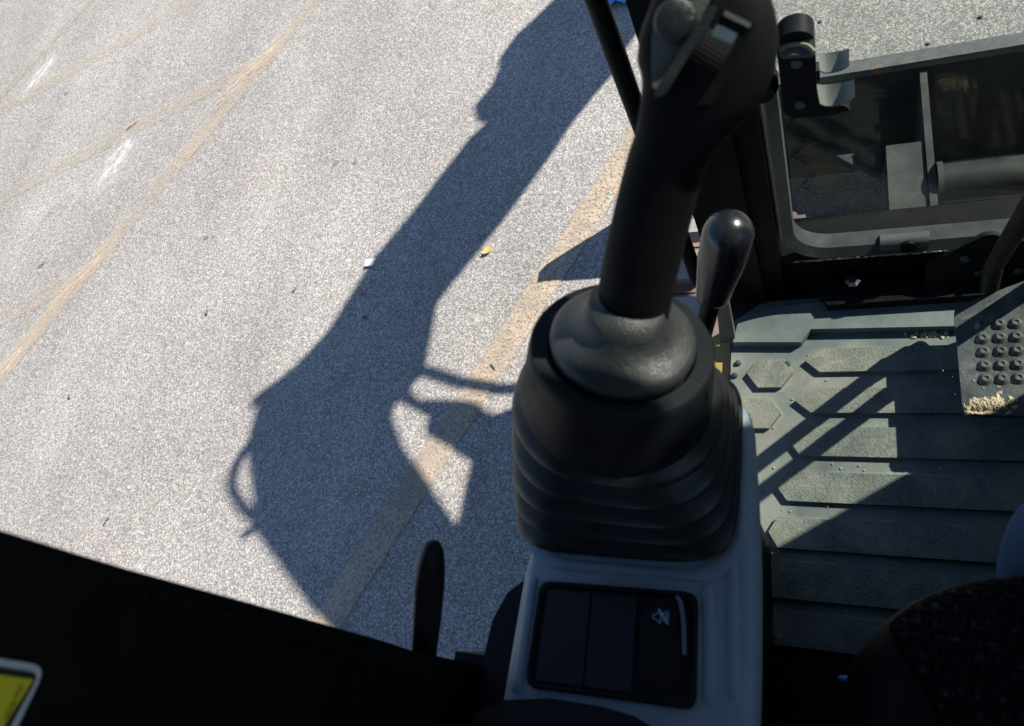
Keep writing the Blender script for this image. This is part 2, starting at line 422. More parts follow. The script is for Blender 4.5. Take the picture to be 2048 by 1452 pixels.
patch(505, 140, .30, .055, along((480, 165), (530, 115)), 'thick_paint', 'bright doubled paint patch where two stripes meet at top', .0095)
patch(14, 738, .22, .06, along((5, 748), (30, 716)), 'thick_paint', 'bright doubled paint patch at the left edge', .0095)
patch(232, 325, .19, .10, rad(75), 'white_stain', 'pale scuff on the asphalt between two stripes')
patch(80, 152, .18, .08, rad(70), 'white_stain', 'small pale scuff on the asphalt at upper left')
patch(672, 328, .016, .02, 0, 'tar_stain', 'small dark tar spot on the sunlit asphalt')
patch(711, 326, .014, .018, 1, 'tar_stain', 'smaller dark tar spot beside another')
patch(1213, 393, .05, .035, .5, 'tar_stain', 'brown smudge on asphalt beside the joystick stem')

def leaf(px, py, L, W, rot, mat, label, cat='leaf', name='fallen_leaf', curl=.3):
    c = atz(px, py, 0); bm = B(); n = 8; rows = []
    for i in range(n + 1):
        t = i / n; wd = W * math.sin(math.pi * min(1, t * .93 + .04)) ** .8
        y = L * (t - .5); z = .006 + curl * L * (t - .5) ** 2
        rows.append([(-wd, y, z + curl * wd), (0, y, z), (wd, y, z + curl * wd * .7)])
    vsr = [[bm.verts.new(p) for p in r] for r in rows]
    for a, b in zip(vsr, vsr[1:]):
        for k in range(2): bm.faces.new((a[k], a[k + 1], b[k + 1], b[k]))
    bmesh.ops.solidify(bm, geom=bm.faces[:], thickness=.0012)
    bmesh.ops.rotate(bm, verts=bm.verts[:], cent=(0, 0, 0), matrix=Matrix.Rotation(rot, 3, 'Z'))
    me = bpy.data.meshes.new(name); bm.to_mesh(me); bm.free(); me.materials.append(M[mat])
    return tag(link(name, me, None, (c.x, c.y, .004)), label, cat)
def twig(px, py, L, rot, label):
    c = atz(px, py, 0); pts = [V((L * (k / 4 - .5), .12 * L * noise.noise((k * .9, px, 0)), .006 + .003 * (k % 2))) for k in range(5)]
    pts = [Matrix.Rotation(rot, 3, 'Z') @ p for p in pts]
    bm = tube(B(), pts, [.002, .003, .0026, .002, .001], 6)
    me = bpy.data.meshes.new('twig'); bm.to_mesh(me); bm.free(); me.materials.append(M['twig'])
    return tag(link('twig', me, None, (c.x, c.y, 0)), label, 'twig')
def pebble(px, py, r, mat, label):
    c = atz(px, py, 0); bm = B()
    for vt in sphere(bm, (0, 0, 0), r, 1.2, .9, .6): vt.co *= 1 + .35 * noise.noise(vt.co * (60 / 1) + V((px, 0, 0)))
    return tag(finish_at('pebble', bm, mat, (c.x, c.y, r * .45)), label, 'pebble')
def finish_at(name, bm, mat, loc):
    me = bpy.data.meshes.new(name); bm.to_mesh(me); bm.free(); me.materials.append(M[mat])
    me.polygons.foreach_set('use_smooth', [True] * len(me.polygons)); return link(name, me, None, loc)
leaf(978, 503, .045, .012, rad(-50), 'leaf_y', 'small yellow leaf at the right edge of the boom shadow')
leaf(417, 625, .022, .007, rad(20), 'leaf_r', 'small reddish leaf on sunlit asphalt left of the shadow')
leaf(142, 794, .02, .007, rad(60), 'leaf_r', 'tiny reddish leaf near the left edge below the stripe')
leaf(728, 592, .018, .007, rad(10), 'leaf_r', 'tiny reddish leaf inside the boom shadow')
twig(267, 252, .085, rad(35), 'dark twig lying beside the upper tan stripe')
twig(136, 187, .045, rad(30), 'short dark twig between two stripes at upper left')
twig(215, 1042, .04, rad(65), 'dark twig on asphalt above the black cab pillar')
twig(86, 530, .05, rad(40), 'short dark twig near the left edge beside a stripe')
twig(592, 580, .03, rad(50), 'short brown twig on sunlit asphalt left of boom shadow')
twig(988, 735, .03, rad(-50), 'tiny dark twig on the stripe beside the collar')
twig(415, 476, .03, rad(10), 'thin dark twig on open asphalt above centre left')
pebble(730, 635, .009, 'twig', 'dark pebble lying inside the boom shadow')
pebble(1640, 44, .006, 'twig', 'dark pebble on asphalt beyond the window latch')
pebble(1856, 88, .006, 'twig', 'dark pebble just beyond the blade edge')
pebble(1960, 35, .007, 'twig', 'dark pebble at the upper right corner')
pebble(1216, 396, .007, 'greenbit', 'green fragment in the brown smudge beside the joystick')
# folded paper scrap
c = atz(742, 528, 0); bm = B()
n_ = 5; gv = [[bm.verts.new((-.02 + .04 * i / n_, -.015 + .032 * k / n_, .012 + .005 * noise.noise((i * .7, k * .7, 3)))) for k in range(n_ + 1)] for i in range(n_ + 1)]
for i in range(n_):
    for k in range(n_): bm.faces.new((gv[i][k], gv[i + 1][k], gv[i + 1][k + 1], gv[i][k + 1]))
tag(finish_at('paper_scrap', bm, 'paper', (c.x, c.y, 0)), 'crumpled white paper scrap at the left edge of the boom shadow', 'paper scrap')
c = atz(1243, -4, 0); bm = B()
n_ = 26; gv = []
for i in range(n_ + 1):
    row = []
    for k in range(n_ + 1):
        x = -.07 + .14 * i / n_; y = -.05 + .12 * k / n_; q = V((x * 30, y * 30, 1)); e = max(0, 1 - (x / .08) ** 2 - ((y - .01) / .07) ** 2)
        row.append(bm.verts.new((x + .02 * noise.noise(q), y + .02 * noise.noise(q + V((7, 0, 0))), .006 + .03 * e ** .5 * (.6 + abs(noise.noise(q * 1.6))) + .012 * abs(noise.noise(q * 3)))))
    gv.append(row)
for i in range(n_):
    for k in range(n_): bm.faces.new((gv[i][k], gv[i + 1][k], gv[i + 1][k + 1], gv[i][k + 1]))
tag(finish_at('plastic_bag', bm, 'bluebag', (c.x, c.y, 0)), 'crumpled bright blue plastic bag behind the handrail at the top edge', 'bag')

# ------------------------------------------------------------------ cab shell
Y0 = .60                                   # inner face of the front wall, just behind the lower window
XR = .70                                   # right wall
cab = thing('excavator_cab', 'black steel excavator cab with open left doorway around the controls', 'cab', (0.2, 0, FL))
# floor plate
bm = box(B(), (-.158, -.75, .93), (XR, Y0, .985)); bev(bm, .004, 1)
finish('floor_plate', bm, M['frame_dusty'], cab)
# front wall under the window
ztop = aty(1700, 516, Y0).z
bm = box(B(), (-.17, Y0, .90), (XR, Y0 + .075, ztop)); bev(bm, .006, 2)
fwall = finish('front_wall', bm, M['frame'], cab)
# ledge rail with a chamfered left end and a bolt
p = [atz(1630, 566, 1.035), atz(1655, 610, 1.035), atz(1860, 596, 1.035), atz(2100, 580, 1.035), atz(2100, 555, 1.035)]
bm = prism(B(), p, (0, 0, -.03)); bev(bm, .004, 2)
finish('front_ledge', bm, M['frame'], fwall)
c = atz(1705, 566, 1.036); u = V((1, 0, 0)); v = V((0, 1, 0))
bm = loft(B(), [ring(c, u, v, .011, n=6), ring(c + V((0, 0, .007)), u, v, .011, n=6), ring(c + V((0, 0, .009)), u, v, .006, n=6)])
finish('bolt', bm, M['chrome'], fwall, 20)
# left front pillar
def pil(name, pts, dz, mat, w_=.006, parent=cab):
    bm = prism(B(), pts, dz); bev(bm, w_, 2); return finish(name, bm, mat, parent)
xl = -.178; xs = aty(1530, 200, Y0 + .02).x
pil('pillar', [(xl, Y0 - .012, .92), (xs - .006, Y0 - .012, .92), (xs - .006, Y0 + .07, .92), (xl + .03, Y0 + .07, .92), (xl, Y0 + .03, .92)], (0, 0, 1.66), M['frame'])
pil('pillar_trim', [(xl + .045, Y0 - .024, 1.0), (xl + .072, Y0 - .024, 1.0), (xl + .072, Y0 - .013, 1.0), (xl + .045, Y0 - .013, 1.0)], (0, 0, 1.4), M['frame'], .004)
xp = .50
def rpil(z):
    x = .496 + .039 * (min(z, 2.2) - 1.45) + .42 * max(0, z - 2.2); return [V((x, Y0 - .02, z)), V((XR + .05, Y0 - .02, z)), V((XR + .05, Y0 + .07, z)), V((min(x + .14, XR + .049), Y0 + .07, z))]  # lean and upper kink shaped to let sun onto the joystick dome only
bm = loft(B(), [rpil(.92), rpil(1.5), rpil(2.2), rpil(2.42), rpil(2.58)]); bev(bm, .004, 2); finish('pillar', bm, M['frame'], cab)
# door sill on the left and the yellow frame edge beneath
bm = box(B(), (-.178, .10, .965), (-.160, .42, .992)); bev(bm, .004, 2); finish('door_sill', bm, M['frame_dusty'], cab)
# rear left side panel with its front edge beside the doorway
xw = -.27
ed = [atx(*q, xw) for q in ((-260, 970), (0, 1060), (250, 1137), (500, 1206), (750, 1277), (830, 1303), (900, 1318), (1010, 1342))]
pts = [V((xw, -.75, 2.62)), V((xw, ed[0].y, 2.62))] + ed + [V((xw, ed[-1].y + .01, 1.46)), V((xw, .03, 1.0)), V((xw, -.75, 1.0))]
bm = prism(B(), pts, (-.05, 0, 0)); bev(bm, .010, 3)
sidep = finish('side_panel', bm, M['frame'], cab)
# pressed seams on the panel's inner face
seam = [atx(*q, xw + .0005) for q in ((300, 1190), (560, 1262), (760, 1322), (900, 1362))]
bm = tube(B(), spline(seam, 5), .0018, 8); finish('panel_seam', bm, M['frame'], sidep)
# rear wall, right wall, roof
bm = box(B(), (-.32, -.80, .95), (XR + .05, -.751, 1.50)); finish('rear_wall', bm, M['headliner'], cab)
bm = box(B(), (-.32, -.80, 2.45), (XR + .05, -.751, 2.62)); finish('rear_header', bm, M['headliner'], cab)
bm = box(B(), (XR, -.75, .95), (XR + .05, Y0 - .021, 1.62)); finish('right_wall', bm, M['headliner'], cab)
bm = box(B(), (XR, .15, 1.621), (XR + .05, Y0 - .021, 2.62)); finish('right_sun_block_post', bm, M['headliner'], cab)  # unseen wide post, added to keep the sun off the console
bm = box(B(), (XR, -.75, 2.45), (XR + .05, .149, 2.62)); finish('right_header', bm, M['headliner'], cab)
bm = prism(B(), [(-.33, -.82, 2.622), (XR + .06, -.82, 2.622), (XR + .06, Y0 + .1, 2.622), (-.22, Y0 + .1, 2.622)], (0, 0, .07)); bev(bm, .02, 2)
finish('roof', bm, M['headliner'], cab)
bm = box(B(), (xs - .004, Y0, 2.50), (XR, Y0 + .06, 2.621)); finish('front_header', bm, M['frame'], cab)
# lower window: glass, seal along the left and bottom edges with a rounded corner
yg = Y0 + .03
bm = box(B(), (xs - .004, yg, ztop - .004), (XR, yg + .005, 2.505)); finish('windshield_glass', bm, M['glass'], cab, 0)
def sealpath(off):
    P = [V((xs + .004 + off, 0, 1.9)), V((xs + .004 + off, 0, ztop + .075))]
    cx, cz, r = xs + .064, ztop + .072, .06 - off
    for k in range(1, 9):
        t = math.pi + math.pi / 2 * k / 8; P.append(V((cx + r * math.cos(t), 0, cz + r * math.sin(t))))
    P.append(V((.46, 0, ztop + .012 + off))); return P
pa = sealpath(-.002); pb = sealpath(.0105); bm = B(); ringsA = []
prev = None
for a, b in zip(pa, pb):
    cur = [bm.verts.new((a.x, Y0 - .004, a.z)), bm.verts.new((b.x, Y0 + .006, b.z)), bm.verts.new((b.x, yg - .001, b.z)), bm.verts.new((a.x, yg - .001, a.z))]
    if prev:
        for k in range(4): bm.faces.new((prev[k], prev[(k + 1) % 4], cur[(k + 1) % 4], cur[k]))
    prev = cur
finish('window_seal', bm, M['seal'], cab, 40)
# dry crust on the lower lip of the seal
bm = B(); rn = random.Random(3)
for i in range(130):
    px = rn.uniform(1585, 1900); pz = ztop + .007
    q = V((aty(px, 505, Y0).x, Y0 - .004, pz + rn.uniform(-.001, .002)))
    sphere(bm, q, rn.uniform(.0006, .0019), 2.2, .8, .6, 1)
o = finish('seal_crust', bm, M['mud'], cab); o['kind'] = 'stuff'
# drain stub on the lower lip
c = aty(1808, 482, Y0 + .01); bm = tube(B(), [c + V((-.03, 0, 0)), c + V((.03, 0, 0))], .011, 14)
stub = finish('hinge_tube', bm, M['steel'], cab)
bm = tube(B(), [c + V((.004, -.014, .004)), c + V((.004, -.009, .003))], .0095, 14); finish('tube_hole', bm, M['frame'], stub)

# handrail outside the left front pillar
hx = aty(1197, 0, Y0 + .02).x
hr = thing('handrail', 'slim black vertical handrail outside the left front pillar', 'handrail', (hx, Y0 + .02, FL))
pts = [(hx + .03, Y0 + .05, 1.02), (hx + .004, Y0 + .03, 1.05), (hx, Y0 + .02, 1.12), (hx, Y0 + .02, 2.35), (hx + .03, Y0 + .04, 2.42)]
bm = tube(B(), spline([V(p) for p in pts], 6), .0115, 14); finish('rail', bm, M['frame'], hr)
bm = box(B(), (hx + .002, Y0 + .03, 1.00), (hx + .05, Y0 + .062, 1.03)); bev(bm, .003, 1); finish('foot_bracket', bm, M['frame'], hr)
bm = box(B(), (hx + .002, Y0 + .03, 2.40), (hx + .05, Y0 + .062, 2.43)); bev(bm, .003, 1); finish('top_bracket', bm, M['frame'], hr)

# decal on the side panel
e1 = V((0, 1, 0)); e2 = V((0, 0, 1))
xd = xw + .0015
def dpoly(px): return [atx(*q, xd) for q in px]
dec = thing('warning_decal', 'yellow decal with pale rounded border on the black side panel', 'decal', atx(0, 1400, xd))
def flat(name, pts, mat, parent, lift, r=0):
    pts = [V(p) + V((lift, 0, 0)) for p in pts]
    if r: pts = roundpoly(pts, r)
    return finish(name, prism(B(), pts, (.0004, 0, 0)), mat, parent, 0)
flat('border', dpoly([(-160, 1292), (92, 1332), (25, 1470), (-60, 1660), (-400, 1600)]), M['decal_w'], dec, 0, .006)
flat('dark_band', dpoly([(-150, 1310), (77, 1345), (8, 1470), (-70, 1640), (-390, 1585)]), M['ink'], dec, .0006, .004)
yp = flat('yellow_field', dpoly([(-140, 1330), (61, 1358), (-10, 1470), (-80, 1610), (-370, 1560)]), M['decal_y'], dec, .0012)
tcv = bpy.data.curves.new('part_number', 'FONT'); tcv.body = '356-4530'; tcv.size = 1.0; tcv.extrude = .01
tcv.align_x = 'CENTER'; tcv.align_y = 'CENTER'
to = bpy.data.objects.new('tmp', tcv); COL.objects.link(to)
bpy.context.view_layer.update()
me = bpy.data.meshes.new_from_object(to.evaluated_get(bpy.context.evaluated_depsgraph_get()))
bpy.data.objects.remove(to)
ta = atx(44, 1369, xd + .0018); tb = atx(12, 1437, xd + .0018); du = (tb - ta); L = du.length; du.normalize(); nv = V((1, 0, 0)); dv = nv.cross(du)
xsn = [vt.co.x for vt in me.vertices]; s = L / (max(xsn) - min(xsn))
for vt in me.vertices: vt.co = du * (vt.co.x * s) + dv * (vt.co.y * s) + nv * (vt.co.z * s * .1)
me.materials.append(M['ink']); link('part_number', me, dec, (ta + tb) / 2)

M['dust'] = paint_flat('settled_dust', (.40, .385, .31), .8, 14)
def off2(pts, d):
    c_ = sum(pts, V((0, 0, 0))) / len(pts); res = []
    for i, q in enumerate(pts):
        a = (q - pts[i - 1]).normalized(); b = (pts[(i + 1) % len(pts)] - q).normalized(); t = (a + b).normalized(); n = V((t.y, -t.x, 0)); n = -n if n.dot(q - c_) < 0 else n
        res.append(q + n * (d / max(.5, math.sqrt((1 + a.dot(b)) / 2))))
    return res
def skirt(o, pts):
    p = [V((q[0], q[1], FL + .0004)) for q in pts]; bm = B(); a = [bm.verts.new(q) for q in off2(p, .0045)]; b = [bm.verts.new(q) for q in p]
    for i in range(len(a)): bm.faces.new((a[i], a[(i + 1) % len(a)], b[(i + 1) % len(a)], b[i]))
    finish('dust_line', bm, M['dust'], o, 0)
# ------------------------------------------------------------------ floor mat
fm = thing('floor_mat', 'dusty grey ribbed rubber mat covering the cab floor', 'floor mat', (.2, .2, .985))
xm = -.157
yr = atz(1640, 1288, FL).y
pm = [(xm, yr, .986), (XR - .02, yr, .986), (XR - .02, Y0 - .012, .986), (-.11, Y0 - .02, .986), (xm, .545, .986)]
bm = prism(B(), pm, (0, 0, FL - .986)); bev(bm, .003, 2); base = finish('mat_base', bm, M['mat'], fm)
hf = .016
p = [atz(x, y, FL + hf) for x, y in ((1466, 684), (1478, 637), (1545, 616), (1700, 596), (1850, 578), (2200, 545), (2200, 620), (1905, 652), (1622, 658), (1602, 684))]
p = [V((max(q.x, xm + .002), q.y, FL - .002)) for q in p]
bm = prism(B(), p, (0, 0, hf + .002)); bev(bm, .004, 2); finish('front_step', bm, M['mat'], fm)
# deeper slot edge piece left of the pedal
p = [atz(x, y, FL + .002) for x, y in ((1626, 699), (1650, 686), (1896, 668), (1896, 676), (1652, 697))]
RIBH = .0085
bottoms = [(1640, 748), (1622, 829), (1601, 914), (1575, 1004), (1556, 1097), (1551, 1196), (1551, 1290)]
tops = [(1640, 697), (1620, 776), (1602, 853), (1580, 942), (1563, 1034), (1551, 1121), (1551, 1222)]
tips = [1610, 1590, 1578, 1553, 1538, None, None]
for (bx_, by), (tx, ty), tp in zip(bottoms, tops, tips):
    yb = atz(bx_, by, FL).y; yt = atz(tx, ty, FL + RIBH).y; ym = (yb + yt) / 2; h = (yt - yb) / 2
    xe = XR - .05
    if tp is None: x0 = xm + .004; p = [(x0, yb), (xe, yb), (xe, yt), (x0, yt)]
    else:
        xt = atz(tp, (by + ty) / 2, FL).x; xc = atz(bx_, by, FL).x
        p = [(xt, ym), (xc, yb), (xe, yb), (xe, yt), (xc, yt)]
    bm = prism(B(), [V((x, y, FL - .001)) for x, y in p], (0, 0, RIBH + .001))
    top = [f for f in bm.faces if f.calc_center_median().z > FL + RIBH - .0005]
    bev(bm, .0022, 2); ro_ = finish('rib', bm, M['rib'], fm, 30); skirt(ro_, p)
for cx, cy in ((1540, 750), (1516, 830)):
    c = atz(cx, cy, FL); r = .0325
    hx_ = [c + V((r * math.cos(math.pi / 3 * k), r * .82 * math.sin(math.pi / 3 * k), -.001)) for k in range(6)]
    bm = prism(B(), hx_, (0, 0, RIBH + .001)); bev(bm, .0022, 2); ro_ = finish('hexagon_pad', bm, M['rib'], fm, 30); skirt(ro_, hx_)
def stud(c, r, h, mat, parent, name='stud', me=[None]):
    return None
bm = loft(B(), [ring(V((0, 0, z)), V((1, 0, 0)), V((0, 1, 0)), r, n=12) for r, z in ((.0046, 0), (.0046, .003), (.003, .0055))])
sm = bpy.data.meshes.new('edge_stud'); bm.to_mesh(sm); bm.free(); sm.materials.append(M['seal']); sm.polygons.foreach_set('use_smooth', [True] * len(sm.polygons))
for px, py in ((1476, 727), (1469, 752), (1463, 777), (1459, 800), (1574, 729)):
    c = atz(px, py, FL); o = link('edge_stud', sm, fm, (max(c.x, xm + .004), c.y, FL - .0005))
# dry dirt on the mat
def crumbs(name, centre, n, sx, sy, r0, r1, z, label, mat='mud', seed=1):
    rn = random.Random(seed); bm = B()
    for i in range(n):
        r = rn.uniform(r0, r1); q = V((centre.x + rn.gauss(0, sx), centre.y + rn.gauss(0, sy), z + r * .3))
        for vt in sphere(bm, q, r, rn.uniform(.8, 1.4), rn.uniform(.8, 1.4), .7, 1): vt.co += V((1, 1, 1)) * (r * .3 * noise.noise(vt.co * 300))
    o = finish(name, bm, M[mat], smooth=0); tag(o, label, 'dirt', kind='stuff'); return o
crumbs('dirt_crumbs', atz(1862, 668, FL), 60, .011, .003, .001, .0035, FL, 'dry dirt crumbs in the mat slot left of the pedal')
crumbs('dirt_crumbs', atz(1700, 905, FL), 90, .10, .12, .0005, .0016, FL + .001, 'fine grit scattered over the ribbed mat', seed=5)

# ------------------------------------------------------------------ travel pedal and levers
zp = 1.08
ped = thing('travel_pedal', 'scuffed steel travel pedal with raised studs and mud on it', 'pedal', (.25, .45, FL))
p = [atz(x, y, zp) for x, y in ((1907, 628), (1928, 831))]
xL = (p[0].x + p[1].x) / 2; yB = p[1].y; yT = .512
pl = roundpoly([V((xL, yB, zp)), V((xL + .20, yB, zp)), V((xL + .20, yT + .066, zp)), V((xL + .10, yT + .043, zp)), V((xL, yT + .002, zp))], .010)
bm = prism(B(), pl, (0, 0, -.006)); bev(bm, .001, 1); fp = finish('footplate', bm, M['pedal'], ped)
bm = loft(B(), [ring(V((0, 0, z)), V((1, 0, 0)), V((0, 1, 0)), r, n=16) for r, z in ((.0085, 0), (.0070, .0022), (.0048, .0048), (.0042, .0058), (.0030, .0058), (.0026, .0042))])
sm = bpy.data.meshes.new('stud'); bm.to_mesh(sm); bm.free(); sm.materials.append(M['steel']); sm.polygons.foreach_set('use_smooth', [True] * len(sm.polygons)); sm.set_sharp_from_angle(angle=rad(50))
r0 = [atz(x, y, zp) for x, y in ((1963, 651), (1998, 649), (2031, 647))]; r4 = [atz(x, y, zp) for x, y in ((1971, 759), (2004, 758), (2037, 757))]
dx = r0[1] - r0[0]
cols = list(zip(r0, r4)) + [(r0[2] + dx, r4[2] + dx), (r0[2] + dx * 2, r4[2] + dx * 2)]
for a, b in cols:
    for k in range(5):
        c = a.lerp(b, k / 4); link('stud', sm, fp, (c.x, c.y, zp))
M['pedal_dark'] = plastic('muddy_black_steel', (.007, .007, .007), .6, 240, .3, .4, .35, (.05, .045, .036), spec=.2, dscale=34)
M['lever_dark'] = plastic('dark_lever_steel', (.010, .009, .008), .6, 240, .3, .4, .3, (.05, .04, .03), spec=.25, dscale=30)
bo = V((0, .556, 1.0)); bn = V((0, -.924, .383))
def bracket(pxs):
    p = roundpoly([atp(x, y, bo, bn) for x, y in pxs], .006, 3)
    bm = prism(B(), p, -bn * .008); bev(bm, .0015, 1); return finish('bracket_plate', bm, M['pedal_dark'], ped)
bracket([(1850, 612), (1852, 530), (1970, 470), (1998, 469), (2009, 482), (2011, 628), (1908, 641)])
bracket([(2018, 492), (2030, 482), (2200, 478), (2200, 625), (2015, 627)])
for x, y in ((1930, 516), (1958, 545), (2000, 512), (2038, 541)):
    c = atp(x, y, bo, bn); bm = loft(B(), [ring(c, V((1, 0, 0)), V((0, 0, 1)), .006, n=6), ring(c + V((0, -.004, 0)), V((1, 0, 0)), V((0, 0, 1)), .0055, n=6)]); finish('bolt', bm, M['pedal'], ped, 20)
# dried mud on the lower edge
bm = B(); NX, NY = 90, 46; gv = {}
def mudh(px, py):
    q = V((px * .05, py * .05, 2.0)); m = 1 - ((px - 1976) / 52) ** 2 - ((py - 808 + .06 * (px - 1976)) / 17) ** 2
    lipm = 1 - ((py - (828 - 6 * math.exp(-(px - 1930) / 6))) / 5) ** 2 if 1929 < px < 1990 else 0
    n = .55 * noise.noise(q) + .4 * noise.noise(q * 2.7) + .22 * noise.noise(q * 6.5)
    h = m * .75 + n * .95 - .12
    h2 = lipm * .35 + .3 * noise.noise(q * 2) - .08
    h = max(h, h2)
    return -1 if h < 0 else min(h, .8) ** .6 * .0065 + .0022 * max(0, noise.noise(q * 5)) + .0012 * noise.noise(q * 13)
for i in range(NX + 1):
    for k in range(NY + 1):
        px = 1926 + 108 * i / NX; py = 783 + 50 * k / NY; h = mudh(px, py)
        if h > 0:
            q = atz(px, py, zp); gv[i, k] = bm.verts.new((q.x, max(q.y, yB + .0008), zp + max(h, .0006)))
        elif any(mudh(px + a * 1.2, py + b * 1.09) > 0 for a in (-1, 0, 1) for b in (-1, 0, 1)):
            q = atz(px, py, zp); gv[i, k] = bm.verts.new((q.x, max(q.y, yB + .0008), zp + .0002))
for i in range(NX):
    for k in range(NY):
        f = [gv.get(t) for t in ((i, k), (i + 1, k), (i + 1, k + 1), (i, k + 1))]
        if all(f): bm.faces.new(f)
tag(finish('mud_clump', bm, M['mud'], None, 50), 'dried tan mud clump caked on the pedal lower edge', 'mud', kind='stuff')
crumbs('dirt_crumbs', atz(1985, 770, zp), 26, .022, .012, .0005, .0013, zp + .0003, 'loose mud crumbs between the pedal studs', seed=9)
for xx, z0, lab in ((.176, 1.125, 'muddy travel lever rising from the left bracket plate'), (.228, 1.175, 'muddy travel lever just right of the other travel lever')):
    lv = thing('travel_lever', lab, 'lever', (xx, .54, 1.13), 'travel levers in front of the seat')
    yb0 = .456 + .65 * .13; LN = lambda z: V((xx, yb0 - .227 * (z - 1.13), z))
    bm = tube(B(), [LN(z0), LN(1.3), LN(1.5), LN(1.72)], .0105, 14); finish('shaft', bm, M['lever_dark'], lv)
    bm = tube(B(), [LN(1.71), LN(1.74), LN(1.80), LN(1.81)], [.011, .016, .017, .009], 14); finish('hand_grip', bm, M['grip'], lv)
    bm = tube(B(), [V((xx + .004, yb0 + .002, zp - .004)), LN(z0 + .012)], .011, 14); finish('lever_hub', bm, M['lever_dark'], lv)

# ------------------------------------------------------------------ window latch
M['stripe'] = plastic('pale_green_stripe', (.14, .155, .085), .6, 300, .2, .3)
lt = thing('window_latch', 'black swivel window latch with two worn prongs on the window edge', 'latch', aty(1595, 240, Y0))
yl = Y0 - .035
o_ = aty(1595, 145, yl); sx_ = (aty(1630, 145, yl).x - aty(1556, 145, yl).x) / 2
zt = aty(1595, 62, yl).z; zb = aty(1600, 236, yl).z
pts = rrect(V((o_.x, yl, (zt + zb) / 2)), V((1, 0, 0)), V((0, 0, 1)), sx_, (zt - zb) / 2, sx_ * .95, 7)
bm = prism(B(), pts, (0, .022, 0)); bev(bm, .004, 3); body = finish('body', bm, M['black'], lt)
ln = V((0, -.5, .866))
lo_ = V((o_.x, yl, zt - .012))
M['latch_top'] = plastic('scuffed_black_latch', (.045, .05, .045), .5, 300, .3, .4, .5, (.12, .12, .10))
p = roundpoly([atp(x, y, lo_, ln) for x, y in ((1557, 112), (1557, 72), (1575, 50), (1612, 48), (1630, 66), (1631, 108))], .006, 4)
bm = prism(B(), p, -ln * .012); bev(bm, .002, 2); finish('pivot_cap', bm, M['latch_top'], lt)
p = [atp(x, y, lo_ + ln * .0012, ln) for x, y in ((1562, 101), (1575, 92), (1596, 88), (1616, 92), (1629, 104))]
bm = tube(B(), spline(p, 4), .0022, 8); finish('ring_stripe', bm, M['stripe'], lt)
for dz in (.35, -.62):
    c = V((o_.x, yl - .0005, (zt + zb) / 2 + dz * (zt - zb) / 2)); bm = tube(B(), [c, c + V((0, -.003, 0))], .005, 12); finish('screw', bm, M['steel'], body)
M['seal_grey'] = plastic('worn_grey_rubber', (.21, .22, .205), .45, 300, .3, .3, .3, (.28, .27, .24))
def prong(pxs, sag):
    lp = aty(1668, (pxs[0][1] + pxs[-1][1]) / 2, yl - .002); n = 7; rings_ = []
    (xa, ya), (xb_, yb2), (xc, yc), (xd_, yd) = pxs
    for k in range(n + 1):
        t = k / n; up = sag * (2 * t - 1) ** 4
        top = atp(xa + (xb_ - xa) * t, ya + (yb2 - ya) * t, lp, ln); bot = atp(xd_ + (xc - xd_) * t, yd + (yc - yd) * t - 6 * abs(2 * t - 1) ** 3, lp, ln)
        mid = (top + bot) / 2 - ln * .003
        rings_.append([top + ln * up, mid + ln * up, bot + ln * up - ln * .004, bot + ln * (up - .010), mid + ln * (up - .010), top + ln * (up - .008)])
    bm = loft(B(), rings_); bev(bm, .0015, 2, 50); return finish('prong', bm, M['seal_grey'], lt, 60)
prong([(1636, 108), (1698, 99), (1699, 134), (1640, 147)], .005)
prong([(1633, 172), (1708, 162), (1710, 200), (1640, 215)], .009)
p = [aty(x, y, yl + .01) for x, y in ((1612, 140), (1640, 142), (1640, 160), (1632, 175), (1640, 205), (1690, 212), (1700, 220), (1660, 232), (1612, 236))]
bm = prism(B(), p, (0, .012, 0)); bev(bm, .003, 2); finish('prong_base', bm, M['black'], lt)
c = aty(1522, 172, Y0 - .02); kb = tag(finish('pivot_knob', tube(B(), [c + V((0, -.012, 0)), c + V((0, -.004, 0)), c + V((0, .012, 0))], [.013, .017, .017], 20), M['black'], None, 40, None), 'round black pivot knob on the pillar behind the joystick head', 'knob')

# ------------------------------------------------------------------ crawler track
zt = .50
tx0, tx1 = -.50, -.075
trk = thing('crawler_track', 'dusty steel crawler track with rubber pads below the doorway', 'track', (-.3, .2, 0))
bm = box(B(), (-.5 * .5 - .2, 0, 0), (0, .1, .02)); bm.free()
def shoe_mesh():
    bm = box(B(), (tx0, -.062, -.030), (tx1, .062, 0)); bev(bm, .004, 1); me = bpy.data.meshes.new('shoe'); bm.to_mesh(me); bm.free(); me.materials.append(M['rust']); return me
def pad_mesh():
    bm = prism(B(), [(tx0 - .01, -.039, 0), (-.305, -.039, 0), (-.300, 0, 0), (-.305, .039, 0), (tx0 - .01, .039, 0)], (0, 0, .030)); bev(bm, .006, 2)
    me = bpy.data.meshes.new('rubber_pad'); bm.to_mesh(me); bm.free(); me.materials.append(M['rubber_pad']); return me
shm, pdm = shoe_mesh(), pad_mesh()
ys0 = .957; R_ = .235
path = [(ys0 - .128 * k, zt, 0) for k in range(0, 14)]
for k in range(1, 6):
    a = k * .128 / R_; path.append((ys0 + R_ * math.sin(a), zt - R_ + R_ * math.cos(a), -a))
for y, z, a in path:
    s = link('shoe', shm, trk, (0, y, z - .03)); s.rotation_euler = (a, 0, 0)
    q = bpy.data.objects.new('rubber_pad', pdm); COL.objects.link(q); q.parent = s
